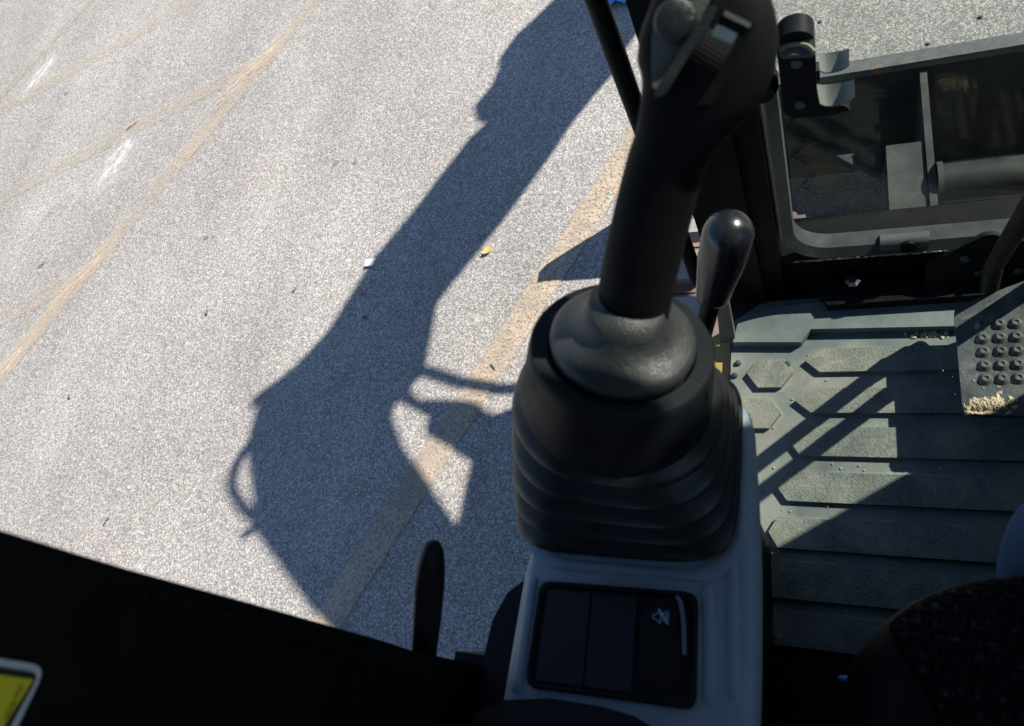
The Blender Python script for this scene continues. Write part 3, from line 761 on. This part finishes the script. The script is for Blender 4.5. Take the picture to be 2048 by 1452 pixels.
bm = prism(B(), [(tx0 + .06, -1, .12), (tx0 + .06, .9, .12), (tx0 + .06, 1.0, .25), (tx0 + .06, .9, .40), (tx0 + .06, -1, .40)], (.28, 0, 0)); bev(bm, .02, 2); finish('track_frame', bm, M['earth'], trk)

p = [atz(x, y, .535) for x, y in ((1560, 418), (1592, 424), (1602, 440), (1606, 492), (1560, 496))]
bm = prism(B(), p, (0, 0, -.02)); bev(bm, .003, 1); finish('idler_guard', bm, M['rust'], trk)
# yellow body edge and lift-out bracket beside the floor
bm = prism(B(), [V((-.205, .43, .985)), V((-.1605, .43, .985)), V((-.1605, .545, .985)), V((-.205, .52, .985))], (0, 0, -.30)); bev(bm, .003, 1)
bb = tag(finish('frame_edge_plate', bm, M['yellow']), 'yellow painted frame edge plate just outside the floor mat', 'plate')
bm = B(); A_ = atz(1456, 686, 1.0); Bp = aty(1443, 596, A_.y - .0)
prism(bm, [A_ + V((-.012, 0, 0)), A_ + V((.012, 0, 0)), Bp + V((.008, .0, 0)), Bp + V((-.008, .0, 0))], (.0, .012, 0)); bev(bm, .003, 2)
tag(finish('lever_bracket', bm, M['steel']), 'worn grey upright bracket between lever rod and floor mat', 'bracket')

# ------------------------------------------------------------------ dozer blade in front of the cab
zb_ = .45
a = atz(1690, 148, zb_); b = atz(2048, 82, zb_); yb_ = (a.y + b.y) / 2
dz = thing('dozer_blade', 'scuffed dark dozer blade with worn top edge beyond the window', 'blade', (.5, yb_, .1))
xb0, xb1 = -.50, 1.7
bm = B(); rings = []
prof = [(.00, zb_ - .012), (.045, .36), (.070, .26), (.070, .16), (.04, .06), (.0, .01)]
out = [V((xb0, yb_ + .030 + dy * 0 - dy, z)) for dy, z in prof]; inn = [V((xb0, yb_ + .012 - dy, z)) for dy, z in prof]
prism(bm, out + inn[::-1], (xb1 - xb0, 0, 0)); finish('mouldboard', bm, M['blade'], dz)
bm = prism(B(), [V((xb0, yb_ - .07, .02)), V((xb0, yb_ + .045, .02)), V((xb0, yb_ + .045, zb_ - .03)), V((xb0, yb_ + .03, zb_ - .004)), V((xb0, yb_ - .01, zb_ - .004)), V((xb0, yb_ - .07, .3))], (-.016, 0, 0)); bev(bm, .003, 1); finish('end_plate', bm, M['blade'], dz)
bm = box(B(), (xb0, yb_ - .004, zb_ - .022), (xb1, yb_ + .034, zb_)); bev(bm, .003, 2); finish('top_edge', bm, M['blade_edge'], dz)
for x in (.196, 1.0):
    bm = prism(B(), [V((x, yb_ - .01, zb_ - .024)), V((x, 1.0, zb_ - .024)), V((x, .9, .38)), V((x, .9, .16)), V((x, yb_ - .07, .12))], (.016, 0, 0)); bev(bm, .003, 1); finish('gusset', bm, M['steel_far'], dz)
bm = box(B(), (.112, .80, .30), (.194, 1.30, zb_ - .032)); bev(bm, .006, 2); finish('push_arm', bm, M['steel_far'], dz)
bm = box(B(), (1.02, .80, .30), (1.10, 1.30, zb_ - .032)); bev(bm, .006, 2); finish('push_arm', bm, M['steel_far'], dz)
c = atz(1950, 345, .43); bm = tube(B(), [V((.214, c.y, .40)), V((.999, c.y, .40))], .046, 24); finish('cross_tube', bm, M['blade'], dz)
for s in (.222,):
    bm = tube(B(), [V((s - .008, c.y, .40)), V((s + .004, c.y, .40))], .052, 24); finish('tube_collar', bm, M['steel_far'], dz)
bm = prism(B(), [V((-.02, yb_ - .10, .27)), V((.11, yb_ - .10, .27)), V((.11, yb_ - .22, .27)), V((.02, yb_ - .14, .27))], (0, 0, -.012)); finish('flange_plate', bm, M['steel_far'], dz)
for x in (.045, .08):
    q = V((x, yb_ - .128, .27)); bm = tube(B(), [q, q + V((0, 0, .004))], .005, 8); finish('bolt', bm, M['blade'], dz)
# undercarriage centre frame behind the blade
bm = box(B(), (.0, -1.2, .18), (1.2, .95, .48)); bev(bm, .03, 2)
tag(finish('undercarriage_frame', bm, M['earth']), 'dusty dark undercarriage frame below the front window', 'frame')
bm = box(B(), (-.17, -1.9, .62), (1.5, .60, .925)); bev(bm, .03, 2)
tag(finish('swing_frame', bm, M['yellow']), 'yellow swing frame carrying the cab above the tracks', 'frame')

# ------------------------------------------------------------------ boom, stick and cylinders (out of frame, they throw the shadow)
XB = .62
def side(pxs, xb=XB, dx=0):
    out = []
    for px, py in pxs:
        g = atz(px, py, 0); k = (xb - g.x - dx) / SUN.x; out.append(V((xb, g.y + SUN.y * k, SUN.z * k)))
    return out
boom = thing('excavator_boom', 'excavator boom and stick casting the long shadow on the asphalt', 'boom', (XB, .9, 1.0))
T_ = .055
def plate(name, pxs, mat, t=T_, xb=XB):
    p = side(pxs, xb); bm = prism(B(), [q + V((-t, 0, 0)) for q in p], (2 * t, 0, 0)); bmesh.ops.triangulate(bm, faces=[f for f in bm.faces if len(f.verts) > 4]); return finish(name, bm, mat, boom, 20)
# outlines: left and right edges of the thrown shadow, drawn in by half of the section's width
def plate2(name, left, right, mat, t=.04, d=13):
    return plate(name, [(x + d, y) for x, y in left] + [(x - d, y) for x, y in right[::-1]], mat, t)
plate2('stick', [(1260, -150), (1108, 0), (1074, 32), (1036, 66), (1013, 98), (1001, 117), (1001, 136), (1007, 146), (985, 171), (953, 209), (953, 222), (960, 241), (975, 245), (969, 253), (944, 272), (922, 301), (890, 342), (827, 424), (750, 515), (660, 660), (610, 715), (580, 745)],
       [(1420, -180), (1330, -30), (1275, 60), (1251, 92), (1219, 152), (1194, 180), (1137, 250), (1093, 317), (1001, 443), (870, 605), (858, 660), (845, 735), (800, 800)], M['yellow'])
plate2('boom_arm', [(640, 690), (610, 715), (560, 765), (520, 800), (500, 870), (496, 905), (503, 960), (510, 1010), (505, 1055), (560, 1130), (620, 1212), (690, 1290), (806, 1325), (976, 1330)],
       [(845, 735), (790, 800), (780, 830), (800, 890), (830, 935), (910, 1055), (1000, 1150), (1174, 1200), (1174, 1290)], M['yellow'], .04, 14)
plate('boom_cylinder', [(760, 700), (800, 770), (830, 800), (880, 798), (935, 805), (985, 835), (1080, 800), (1120, 1040), (1060, 1200), (945, 1190), (928, 1050), (955, 925), (880, 880), (862, 868), (868, 835), (800, 800)], M['frame'], .025)
def hose(pxs, r, xb=XB):
    bm = tube(B(), spline(side(pxs, xb), 6), r, 10); return finish('hose', bm, M['black'], boom)
hose([(800, 735), (850, 742), (930, 768), (1000, 778), (1060, 772), (1140, 740)], .019)
hose([(540, 850), (490, 900), (466, 950), (468, 985), (500, 1030), (545, 1060)], .018)
hose([(600, 730), (555, 765), (508, 802), (530, 812)], .014)
hose([(545, 1030), (505, 1060), (486, 1070), (520, 1052)], .016)
bm = tube(B(), side([(1010, 250), (1080, 130)]) , .03, 12); finish('stick_link', bm, M['frame'], boom)

# ------------------------------------------------------------------ left console
T0 = atd(1230, 1285, .525)
tl = rad(8)
cx = V((1, 0, 0)); cy = V((0, math.cos(tl), -math.sin(tl))); cz = V((0, math.sin(tl), math.cos(tl)))
def on(px, py, h=0): return atp(px, py, T0 + cz * h, cz)
con = thing('control_console', 'grey plastic left armrest console with a three-bay switch panel', 'console', T0 + V((0, 0, -.4)))
outl = [on(*q) for q in ((985, 1520), (1003, 1400), (1046, 1150), (1070, 1060), (1090, 960), (1130, 870), (1250, 820), (1440, 800), (1482, 803), (1497, 830), (1507, 1000), (1511, 1130), (1508, 1400), (1500, 1520))]
ctr = sum(outl, V((0, 0, 0))) / len(outl)
def off(pts, d, h):
    res = []
    for i, p in enumerate(pts):
        a = (p - pts[i - 1]).normalized(); b = (pts[(i + 1) % len(pts)] - p).normalized(); t = (a + b).normalized(); n = t.cross(cz)
        if n.dot(p - ctr) < 0: n = -n
        res.append(p + n * d + cz * h)
    return res
ol = roundpoly(outl, .012, 3)
bm = loft(B(), [off(ol, -.004, -.045), off(ol, .001, -.042), off(ol, .002, -.030), off(ol, .002, -.010), off(ol, -.0005, -.0032), off(ol, -.005, -.0002), off(ol, -.009, .0008)])
hous = finish('housing', bm, M['console'], con, 40)
# inner wall down to the floor on the seat side
q0 = on(1520, 860, -.03); q1 = on(1530, 1500, -.03)
bm = prism(B(), [V((q0.x - .034, q0.y, FL + .002)), V((q0.x - .09, q0.y, FL + .002)), V((q1.x - .10, q1.y - .1, FL + .002)), V((q1.x - .03, q1.y - .1, FL + .002))], (.0, 0, T0.z - FL - .03)); bev(bm, .01, 2)
finish('side_cover', bm, M['frame'], con)
# dark curved cover on the outer side
p = [on(x, y, -.05) for x, y in ((1048, 1160), (1015, 1185), (985, 1240), (968, 1310), (958, 1400), (950, 1540), (1040, 1540), (1040, 1300))]
bm = prism(B(), p, -cz * .07); bev(bm, .01, 3); finish('outer_cover', bm, M['black'], con)
for rp in (((1072, 1150), (1058, 1250), (1036, 1400)), ((1414, 1165), (1420, 1280), (1418, 1420)), ((1462, 1040), (1466, 1200), (1468, 1420))):
    pts_ = spline([on(*q, -.0035) for q in rp], 6); bm = tube(B(), pts_, [.002] + [.0062] * (len(pts_) - 2) + [.002], 14); finish('moulded_ridge', bm, M['console'], hous, 60)
# lip around the bellows
J0 = on(1245, 1120); Jc = J0 + cy * .080 + cx * -.005
hb = (on(1474, 1010) - on(1042, 1040)).length / 2 + .003
lip = [rrect(Jc + cz * h + cx * .008 - cy * .022, cx, cy, hb - .014 + d, .058 + d, .035, 6) for d, h in ((.012, -.004), (.0115, .002), (.008, .0038), (.004, .003), (.001, -.004))]
bm = loft(B(), lip, False, False); finish('boot_lip', bm, M['console'], con, 60)
# switch panel
fr_o = [on(*q) for q in ((1083, 1163), (1398, 1188), (1394, 1422), (1052, 1374))]
bm = loft(B(), [roundpoly([p + cz * h for p in off(fr_o, d, 0)], .009, 4) for d, h in ((.0, -.002), (.0, .0036), (-.0012, .0046), (-.004, .0046), (-.0055, .0022), (-.006, .0014))]); pan = finish('switch_panel', bm, M['black'], con, 40)
def bay(pxs, h, mat, name, w_=.0012):
    p = [on(*q, h) for q in pxs]; bm = prism(B(), roundpoly(p, .002, 2), -cz * .0028); bev(bm, w_, 2, 50); return finish(name, bm, mat, pan)
M['blank'] = plastic('satin_black_blank', (.009, .010, .013), .5, 900, .4, .1, .2, (.025, .025, .024), spec=.25)
bay([(1097, 1178), (1181, 1186), (1164, 1372), (1070, 1360)], .0034, M['blank'], 'blank_cover')
bay([(1186, 1187), (1274, 1195), (1262, 1386), (1168, 1372)], .0034, M['blank'], 'blank_cover')
# rocker switch with a tilted top and bright edge strip
ra = [on(*q, h) for q, h in (((1288, 1196), .0105), ((1350, 1200), .0105), ((1362, 1290), .006), ((1362, 1388), .002), ((1274, 1380), .002), ((1280, 1280), .006))]
bm = prism(B(), ra, -cz * .012); bev(bm, .0016, 2); rk = finish('rocker_switch', bm, M['black'], pan)
es = [on(*q, h) for q, h in (((1352, 1193), .010), ((1361, 1206), .0095), ((1366, 1235), .0085), ((1368, 1265), .0075), ((1369, 1310), .0055))]
bm = tube(B(), spline(es, 4), [.0016] * 17, 8); finish('edge_strip', bm, M['lens'], rk)
ih = .0105
def onr(px, py):
    h = .0102 - (py - 1198) / 92 * .0044 + .0006; return on(px, py, h)
bmi = B()
def ix(x, y): return (1270 + x * 130 / 1888, 1190 + y * 100 / 1452)
for st in ([(700, 800), (610, 690), (530, 690), (515, 600), (540, 560), (600, 560), (680, 500)], [(720, 500), (745, 640), (735, 820), (700, 800)], [(800, 490), (845, 640), (820, 780)], [(870, 480), (905, 600), (895, 720)], [(940, 450), (970, 600), (960, 780)]):
    tube(bmi, [onr(*ix(*q)) for q in st], .00026, 5)
tube(bmi, [onr(*ix(*q)) for q in ((680, 400), (780, 570), (860, 690), (950, 860))], .0005, 5)
finish('horn_off_icon', bmi, M['icon'], rk, 0)

# armrest pad behind the panel
arm = thing('armrest', 'black padded armrest end below the switch panel', 'armrest', T0 + V((0, -.15, 0)))
p = [on(x, y, .02) for x, y in ((930, 1475), (955, 1422), (1010, 1400), (1100, 1396), (1200, 1412), (1270, 1432), (1330, 1470), (1345, 1560), (1320, 1900), (900, 1900))]
bm = prism(B(), p, -cz * .05); bev(bm, .014, 4); finish('pad', bm, M['vinyl'], arm, 60)
bm = prism(B(), [q - cz * .051 + (sum(p, V((0, 0, 0))) / len(p) - q) * .15 for q in p], -cz * .02); finish('pad_base', bm, M['black'], arm)

# ------------------------------------------------------------------ safety lever left of the console
a = atd(845, 1345, .56); b = atd(868, 1085, .47)
sl = thing('safety_lever', 'upright flat black safety lever left of the console', 'lever', a)
ax = (b - a); tdir = ax.normalized(); vd = (EYE - (a + b) / 2); vd = (vd - tdir * vd.dot(tdir)).normalized(); ud = tdir.cross(vd)
secs = []
for t, wp in ((-.6, 27), (-.1, 26), (.2, 25), (.45, 28), (.70, 30), (.84, 28), (.93, 23), (.98, 15), (1.0, 5)):
    c = a + ax * t; d = (c - EYE).dot(fw); hw = wp * d / FPX
    secs.append(ring(c + ud * (-.0004 * (t > .6)), ud, vd, hw, min(.006, hw), 20, 3))
bm = loft(B(), secs); finish('handle', bm, M['black'], sl, 50)
bm = loft(B(), [ring(a - tdir * s, ud, vd, .016, .014, 16, 4) for s in (.02, .10)]); finish('mount', bm, M['black'], sl)

# ------------------------------------------------------------------ joystick
K = atd(1243, 692, .445)
Ax = V((.30, .32, .90)).normalized()
ju, jv = frame(Ax)
joy = thing('joystick', 'black joystick with thumb roller head, rubber boot and wide collar', 'joystick', Jc)
rows = []
NB = 4.5; steps = 72
c1 = K - Ax * .045; r1 = .0655
for i in range(steps + 1):
    t = i / steps
    c = Jc.lerp(c1, t); n = cz.lerp(Ax, t).normalized(); u, v = frame(n)
    fold = .5 + .5 * math.cos(2 * math.pi * NB * t)
    a_ = hb + (r1 - hb) * t - .0155 * (1 - fold) * (.6 + .4 * (1 - t)); b_ = .08 + (r1 - .08) * t - .0155 * (1 - fold) * (.6 + .4 * (1 - t))
    e = 5.0 + (2.0 - 5.0) * t ** .7
    rows.append(ring(c + n * .004, u, v, a_, b_, 56, e))
bm = loft(B(), rows); finish('rubber_boot', bm, M['bellows'], joy, 80)
def lathe(prof, c, n_, name, mat, parent, seg=56, smooth=45, cap=True):
    u, v = frame(n_); bm = loft(B(), [ring(c + n_ * h, u, v, r, n=seg) for r, h in prof], cap, cap); return finish(name, bm, mat, parent, smooth)
col = lathe([(.0575, -.051), (.0603, -.0505), (.0607, -.047), (.0600, -.042), (.0555, -.005), (.0548, -.001), (.0535, .0008), (.0440, .0008), (.0428, -.001), (.0415, -.006)], K, Ax, 'collar', M['black'], joy)
# split line of the collar
for a0 in (2.85, 5.95):
    p = [K + ju * (r * math.cos(a0)) + jv * (r * math.sin(a0)) + Ax * h for r, h in ((.0442, .0008), (.0538, .0008), (.0560, -.006), (.0576, -.018))]
    bm = tube(B(), p, .0005, 5); finish('collar_seam', bm, M['ink'], col)
domec = K + Ax * .0005
prof = [(.0405, -.006), (.0424, .0008), (.0430, .005), (.0422, .0085), (.0398, .0108), (.0352, .0130), (.0305, .0156), (.0265, .0195), (.0238, .0255), (.0212, .036)]
dome = lathe(prof, domec, Ax, 'dome_cap', M['dome'], joy, 64, 80)
# grip: lofted sections along a leaning spine
SP = [(1262, 655, .438, 68, .0185, 2.2), (1268, 610, .426, 72, .0195, 2.2), (1275, 560, .416, 75, .0200, 2.2), (1300, 450, .396, 77, .0200, 2.2), (1331, 330, .376, 78, .0195, 2.3), (1347, 290, .369, 80, .0195, 2.4), (1368, 240, .361, 92, .020, 2.8), (1392, 190, .354, 112, .021, 3.2),
      (1407, 140, .348, 131, .0215, 3.4), (1414, 90, .343, 135, .0215, 3.4), (1413, 40, .339, 128, .0215, 3.4), (1410, 0, .336, 112, .021, 3.2), (1405, -40, .334, 92, .019, 2.8), (1400, -66, .333, 60, .014, 2.4), (1398, -76, .333, 25, .006, 2)]
pts = [atd(x, y, d) for x, y, d, *_ in SP]; secs = []; HF = None
for i, s in enumerate(SP):
    t = (pts[min(i + 1, len(pts) - 1)] - pts[max(i - 1, 0)]).normalized(); vd = EYE - pts[i]; vd = (vd - t * vd.dot(t)).normalized(); ud = t.cross(vd)
    hw = s[3] * s[2] / FPX; secs.append(ring(pts[i], ud, vd, hw, s[4], 36, s[5]))
    if i == 9: HF = (pts[i] + vd * (s[4] - .0004), vd, ud, t)
def smooth_secs(sec, k=3):
    out = []
    for j in range(len(sec[0])): out.append(spline([r[j] for r in sec], k))
    return [[out[j][i] for j in range(len(out))] for i in range(len(out[0]))]
bm = loft(B(), smooth_secs(secs)); grip = finish('grip', bm, M['grip'], joy, 60)
Fo, Fn, Fu, Ft = HF
def onf(px, py, h=0): return atp(px, py, Fo + Fn * h, Fn)
def fpoly(pxs, h0, h1, mat, name, parent, r=.002, w_=.0008, seg=2, hs=None):
    top = [onf(*q, h1 if hs is None else hs[i]) for i, q in enumerate(pxs)]
    if r: top = roundpoly(top, r, 3)
    bm = prism(B(), top, -Fn * (h1 - h0)); bev(bm, w_, seg, 40); return finish(name, bm, mat, parent, 40)
fpl = fpoly([(1303, 60), (1313, 22), (1342, 6), (1424, -6), (1408, 24), (1322, 180), (1306, 178), (1302, 150)], -.004, .0012, M['face'], 'face_plate', grip, .006)  # sunlit part of the head, its brightness put into the colour
c = onf(1352, 42, .001); bm = loft(B(), [ring(c + Fn * h, Fu, Ft, r, n=32) for r, h in ((.0092, -.002), (.0092, .0022), (.0088, .0034), (.0078, .0041), (.004, .0048), (.001, .005))]); finish('thumb_button', bm, M['dome'], grip, 60)
fpoly([(1306, 196), (1312, 178), (1416, 14), (1432, 8), (1436, 18), (1330, 190)], -.001, .0095, M['dome'], 'ridge', grip, .0015, .0012, 3)
fpoly([(1444, 14), (1512, 48), (1504, 62), (1428, 206), (1380, 214), (1318, 196)], -.001, .0052, M['grip'], 'roller_housing', grip, .003, .0016, 3)
fpoly([(1450, 20), (1504, 47), (1499, 56), (1446, 30)], .0052, .0060, M['face'], 'housing_rim_highlight', grip, .001, .0004, 1)  # paler strip painted in as the highlight on the housing rim
# ribbed roller sitting in the housing
e0, e1 = onf(1446, 64, .0052), onf(1384, 166, .0052); al = (e1 - e0); Lr = al.length; al.normalize(); ac = al.cross(Fn).normalized(); hwid = .0072
cr = (e0 + e1) / 2 - Fn * .006; RR = .0125; bmr = B(); NR = 84; rings = []
for k in range(NR):
    t = 2 * math.pi * k / NR; r = RR - (.00035 if k % 2 else 0); rings.append(al * (r * math.cos(t)) + Fn * (r * .86 * math.sin(t)))
loft(bmr, [[cr - ac * hwid + q * .93 for q in rings], [cr - ac * (hwid - .001) + q for q in rings], [cr + ac * (hwid - .001) + q for q in rings], [cr + ac * hwid + q * .93 for q in rings]])
finish('thumb_roller', bmr, M['grip'], grip, 20)
fpoly([(1434, 48), (1476, 68), (1464, 90), (1421, 69)], .003, .0068, M['lens_grey'] if 'lens_grey' in M else M['lens'], 'roller_stop', grip, .001, .0006, 2)

# ------------------------------------------------------------------ ball-end control lever
kt = atd(1456, 470, .68); kb_ = atd(1424, 596, .735); ro = atd(1385, 745, .80)
lv = thing('control_lever', 'black control lever with bulbous plastic knob beside the doorway', 'lever', ro)
kd = (kb_ - kt); kl = kd.length; kd.normalize(); u, v = frame(kd)
bm = loft(B(), [ring(kt + kd * h, u, v, r, n=32) for h, r in [(-.0233 * math.cos(t), .0233 * math.sin(t)) for t in (.06, .2, .4, .65, .9, 1.2, 1.5)] + [(.01, .0232), (.03, .0222), (kl * .8, .0178), (kl * .96, .0168), (kl, .0158), (kl + .0005, .010)]])
M['knob'] = plastic('glossy_black_knob', (.012, .012, .014), .22, 300, .05, .1, .05, (.05, .05, .05))
finish('knob', bm, M['knob'], lv, 70)
bm = tube(B(), [kb_ - kd * .005, kb_.lerp(ro, .5), ro], .0095, 16); finish('rod', bm, M['frame'], lv)
bm = tube(B(), [ro, ro + V((0, .02, -.12))], .012, 14); finish('rod_socket', bm, M['frame'], lv)

# ------------------------------------------------------------------ operator seat
zs = 1.43
seat = thing('operator_seat', 'dark woven-fabric operator seat with vinyl side bolster', 'seat', (.25, -.2, FL))
p = [atz(x, y, zs) for x, y in ((1690, 1420), (1712, 1320), (1765, 1252), (1850, 1186), (1950, 1156), (2060, 1142), (2250, 1130))]
yf = p[-1].y
outs = [V((p[0].x - .01, -.42, zs))] + p + [V((.40, yf + .003, zs)), V((.46, yf - .03, zs)), V((.48, -.05, zs)), V((.48, -.42, zs))]
cs = sum(outs, V((0, 0, 0))) / len(outs)
def soff(pts, d, h):
    res = []
    for i, q in enumerate(pts):
        t = ((q - pts[i - 1]).normalized() + (pts[(i + 1) % len(pts)] - q).normalized()).normalized(); n = t.cross(V((0, 0, 1)))
        if n.dot(q - cs) < 0: n = -n
        res.append(q + n * d + V((0, 0, h)))
    return res
so_ = roundpoly(outs, .02, 3)
bm = loft(B(), [soff(so_, -.012, -.13), soff(so_, .0, -.10), soff(so_, .004, -.05), soff(so_, .0, -.022), soff(so_, -.008, -.006), soff(so_, -.022, .0), soff(so_, -.034, -.001)]); finish('bolster', bm, M['vinyl'], seat, 60)
q = [atz(x, y, zs + .004) for x, y in ((1775, 1250), (1800, 1226), (1858, 1190), (1950, 1162), (2060, 1147), (2250, 1136))]
ins = [V((q[0].x + .075, -.40, zs)), atz(1880, 1430, zs), atz(1822, 1340, zs)] + [V((a.x, a.y, zs)) for a in q] + [V((.36, yf - .012, zs)), V((.40, -.02, zs)), V((.40, -.40, zs))]
bm = loft(B(), [soff(roundpoly(ins, .01, 2), d, h) for d, h in ((.0, -.02), (.0, .0015), (-.002, .006), (-.005, .0085), (-.009, .010))]); finish('cushion', bm, M['weave'], seat, 60)
bm = box(B(), (.03, -.44, zs - .30), (.46, .02, zs - .135)); bev(bm, .02, 2); finish('seat_base', bm, M['frame'], seat)
bm = box(B(), (.06, -.42, FL - .01), (.42, -.04, zs - .305)); bev(bm, .02, 2); finish('pedestal', bm, M['frame'], seat)
bm = loft(B(), [ring(V((.24, -.45 - .12 * t, 1.40 + .62 * t)), V((1, 0, 0)), V((0, 1, .2)).normalized(), .22 - .05 * t ** 3, .055, 28, 3.5) for t in (0, .1, .3, .5, .7, .85, .95, 1)]); finish('backrest', bm, M['weave'], seat, 60)
# blue glint painted as a bead, and small hardware under the seat edge
bm = B(); c = atz(1690, 1357, 1.12); sphere(bm, c, .0055, 1.5, .6, .6); tag(finish('blue_glint_bead', bm, M['bluebag']), 'tiny blue glint set as a coloured bead in the dark beside the seat', 'glint')
c = atz(1558, 1268, FL); bm = tube(B(), [c + V((0, 0, -.002)), c + V((0, 0, .010))], [.009, .007], 12); tag(finish('anchor_bolt', bm, M['chrome']), 'small bright anchor bolt at the rear corner of the mat', 'bolt')
bm = box(B(), (-.15, -.10, FL - .012), (.69, yr - .003, FL + .002)); tag(finish('seat_riser_plate', bm, M['frame']), 'black plate behind the mat under the seat', 'plate')

# ------------------------------------------------------------------ seated person (only a jeans leg reaches into the frame)
def skinned(name, chain, edges, root):
    me = bpy.data.meshes.new(name); me.from_pydata([c[0] for c in chain], edges, [])
    o = bpy.data.objects.new(name, me); COL.objects.link(o)
    md = o.modifiers.new('skin', 'SKIN'); md.use_smooth_shade = True
    for i, c in enumerate(chain):
        d = me.skin_vertices[0].data[i]; d.radius = c[1] if isinstance(c[1], tuple) else (c[1], c[1]); d.use_root = (i == root)
    o.modifiers.new('sub', 'SUBSURF').levels = 2; o.modifiers['sub'].render_levels = 2
    bpy.context.view_layer.update()
    ev = o.evaluated_get(bpy.context.evaluated_depsgraph_get()); m2 = bpy.data.meshes.new_from_object(ev)
    bpy.data.objects.remove(o); m2.polygons.foreach_set('use_smooth', [True] * len(m2.polygons)); return m2
J = [((.27, -.30, 1.55), (.13, .12)), ((.27, -.34, 1.75), (.13, .10)), ((.27, -.34, 1.95), (.15, .11)), ((.26, -.32, 2.10), (.06, .06)), ((.25, -.30, 2.19), (.085, .09)), ((.25, -.31, 2.31), (.08, .09)),
     ((.195, -.22, 1.535), (.085, .08)), ((.225, -.03, 1.53), (.07, .07)), ((.178, .15, 1.44), (.068, .066)), ((.178, .13, 1.28), (.062, .062)), ((.25, .03, 1.10), (.040, .042)), ((.25, .04, 1.04), (.036, .04)), ((.26, .17, 1.025), (.040, .024)),
     ((.345, -.22, 1.535), (.085, .08)), ((.365, -.02, 1.53), (.078, .074)), ((.38, .16, 1.48), (.066, .062)), ((.39, .14, 1.28), (.056, .058)), ((.40, .10, 1.10), (.040, .042)), ((.40, .11, 1.04), (.036, .04)), ((.41, .24, 1.025), (.040, .024)),
     ((.10, -.34, 2.00), .058), ((.045, -.33, 1.80), .045), ((.10, -.17, 1.72), .035), ((.13, -.13, 1.73), (.018, .035)),
     ((.44, -.34, 2.00), .058), ((.50, -.31, 1.78), .045), ((.47, -.12, 1.66), .035), ((.46, -.06, 1.66), (.018, .035))]
E = [(0, 1), (1, 2), (2, 3), (3, 4), (4, 5), (0, 6), (6, 7), (7, 8), (8, 9), (9, 10), (10, 11), (11, 12), (0, 13), (13, 14), (14, 15), (15, 16), (16, 17), (17, 18), (18, 19), (2, 20), (20, 21), (21, 22), (22, 23), (2, 24), (24, 25), (25, 26), (26, 27)]
# fingers
for hnd, dr in ((23, V((.3, .9, -.2))), (27, V((-.1, .95, -.25)))):
    hb_ = V(J[hnd][0])
    for k in range(5):
        sp = V(((k - 2) * .016, 0, 0)); ln = (.045, .068, .075, .070, .055)[k]
        i0 = len(J); J.append((tuple(hb_ + sp + dr * .02), .010)); J.append((tuple(hb_ + sp * 1.25 + dr * (.02 + ln * .55) + V((0, 0, -.004))), .009)); J.append((tuple(hb_ + sp * 1.3 + dr * (.02 + ln) + V((0, 0, -.022))), .008))
        E += [(hnd, i0), (i0, i0 + 1), (i0 + 1, i0 + 2)]
me = skinned('person', J, E, 0)
for mm in ('denim', 'jacket', 'skin', 'boot', 'hair'): me.materials.append(M[mm])
for pg in me.polygons:
    c = pg.center
    if c.z > 2.29 or (c.z > 2.17 and c.y < -.345): k = 4
    elif c.z > 2.085: k = 2
    elif c.z < 1.12 and c.y > -.1: k = 3
    elif (c.y > -.19 and c.z > 1.6): k = 2
    elif c.z < 1.60 and c.y > -.45: k = 0
    else: k = 1
    pg.material_index = k
pr = tag(link('person', me), 'seated person in blue jeans and dark jacket, knee at the right edge', 'person')
for s_, nm in ((-1, 'ear'), (1, 'ear')):
    bm = B(); sphere(bm, (.25 + s_ * .082, -.30, 2.23), .018, .4, .8, 1.3); finish(nm, bm, M['skin'], pr, 60)
bm = loft(B(), [ring(V((.25, -.215 + d, 2.225 + h)), V((1, 0, 0)), V((0, 0, 1)), r, r * 1.3, 10) for d, h, r in ((-.01, .01, .008), (.006, .0, .012), (.014, -.008, .010), (.016, -.01, .003))]); finish('nose', bm, M['skin'], pr, 60)
for s_ in (-1, 1):
    bm = B(); sphere(bm, (.25 + s_ * .032, -.222, 2.25), .010); finish('eye', bm, M['paper'], pr, 60)
bm = B(); sphere(bm, (.25, -.218, 2.185), .022, 1, .3, .25); finish('mouth', bm, M['leaf_r'], pr, 60)
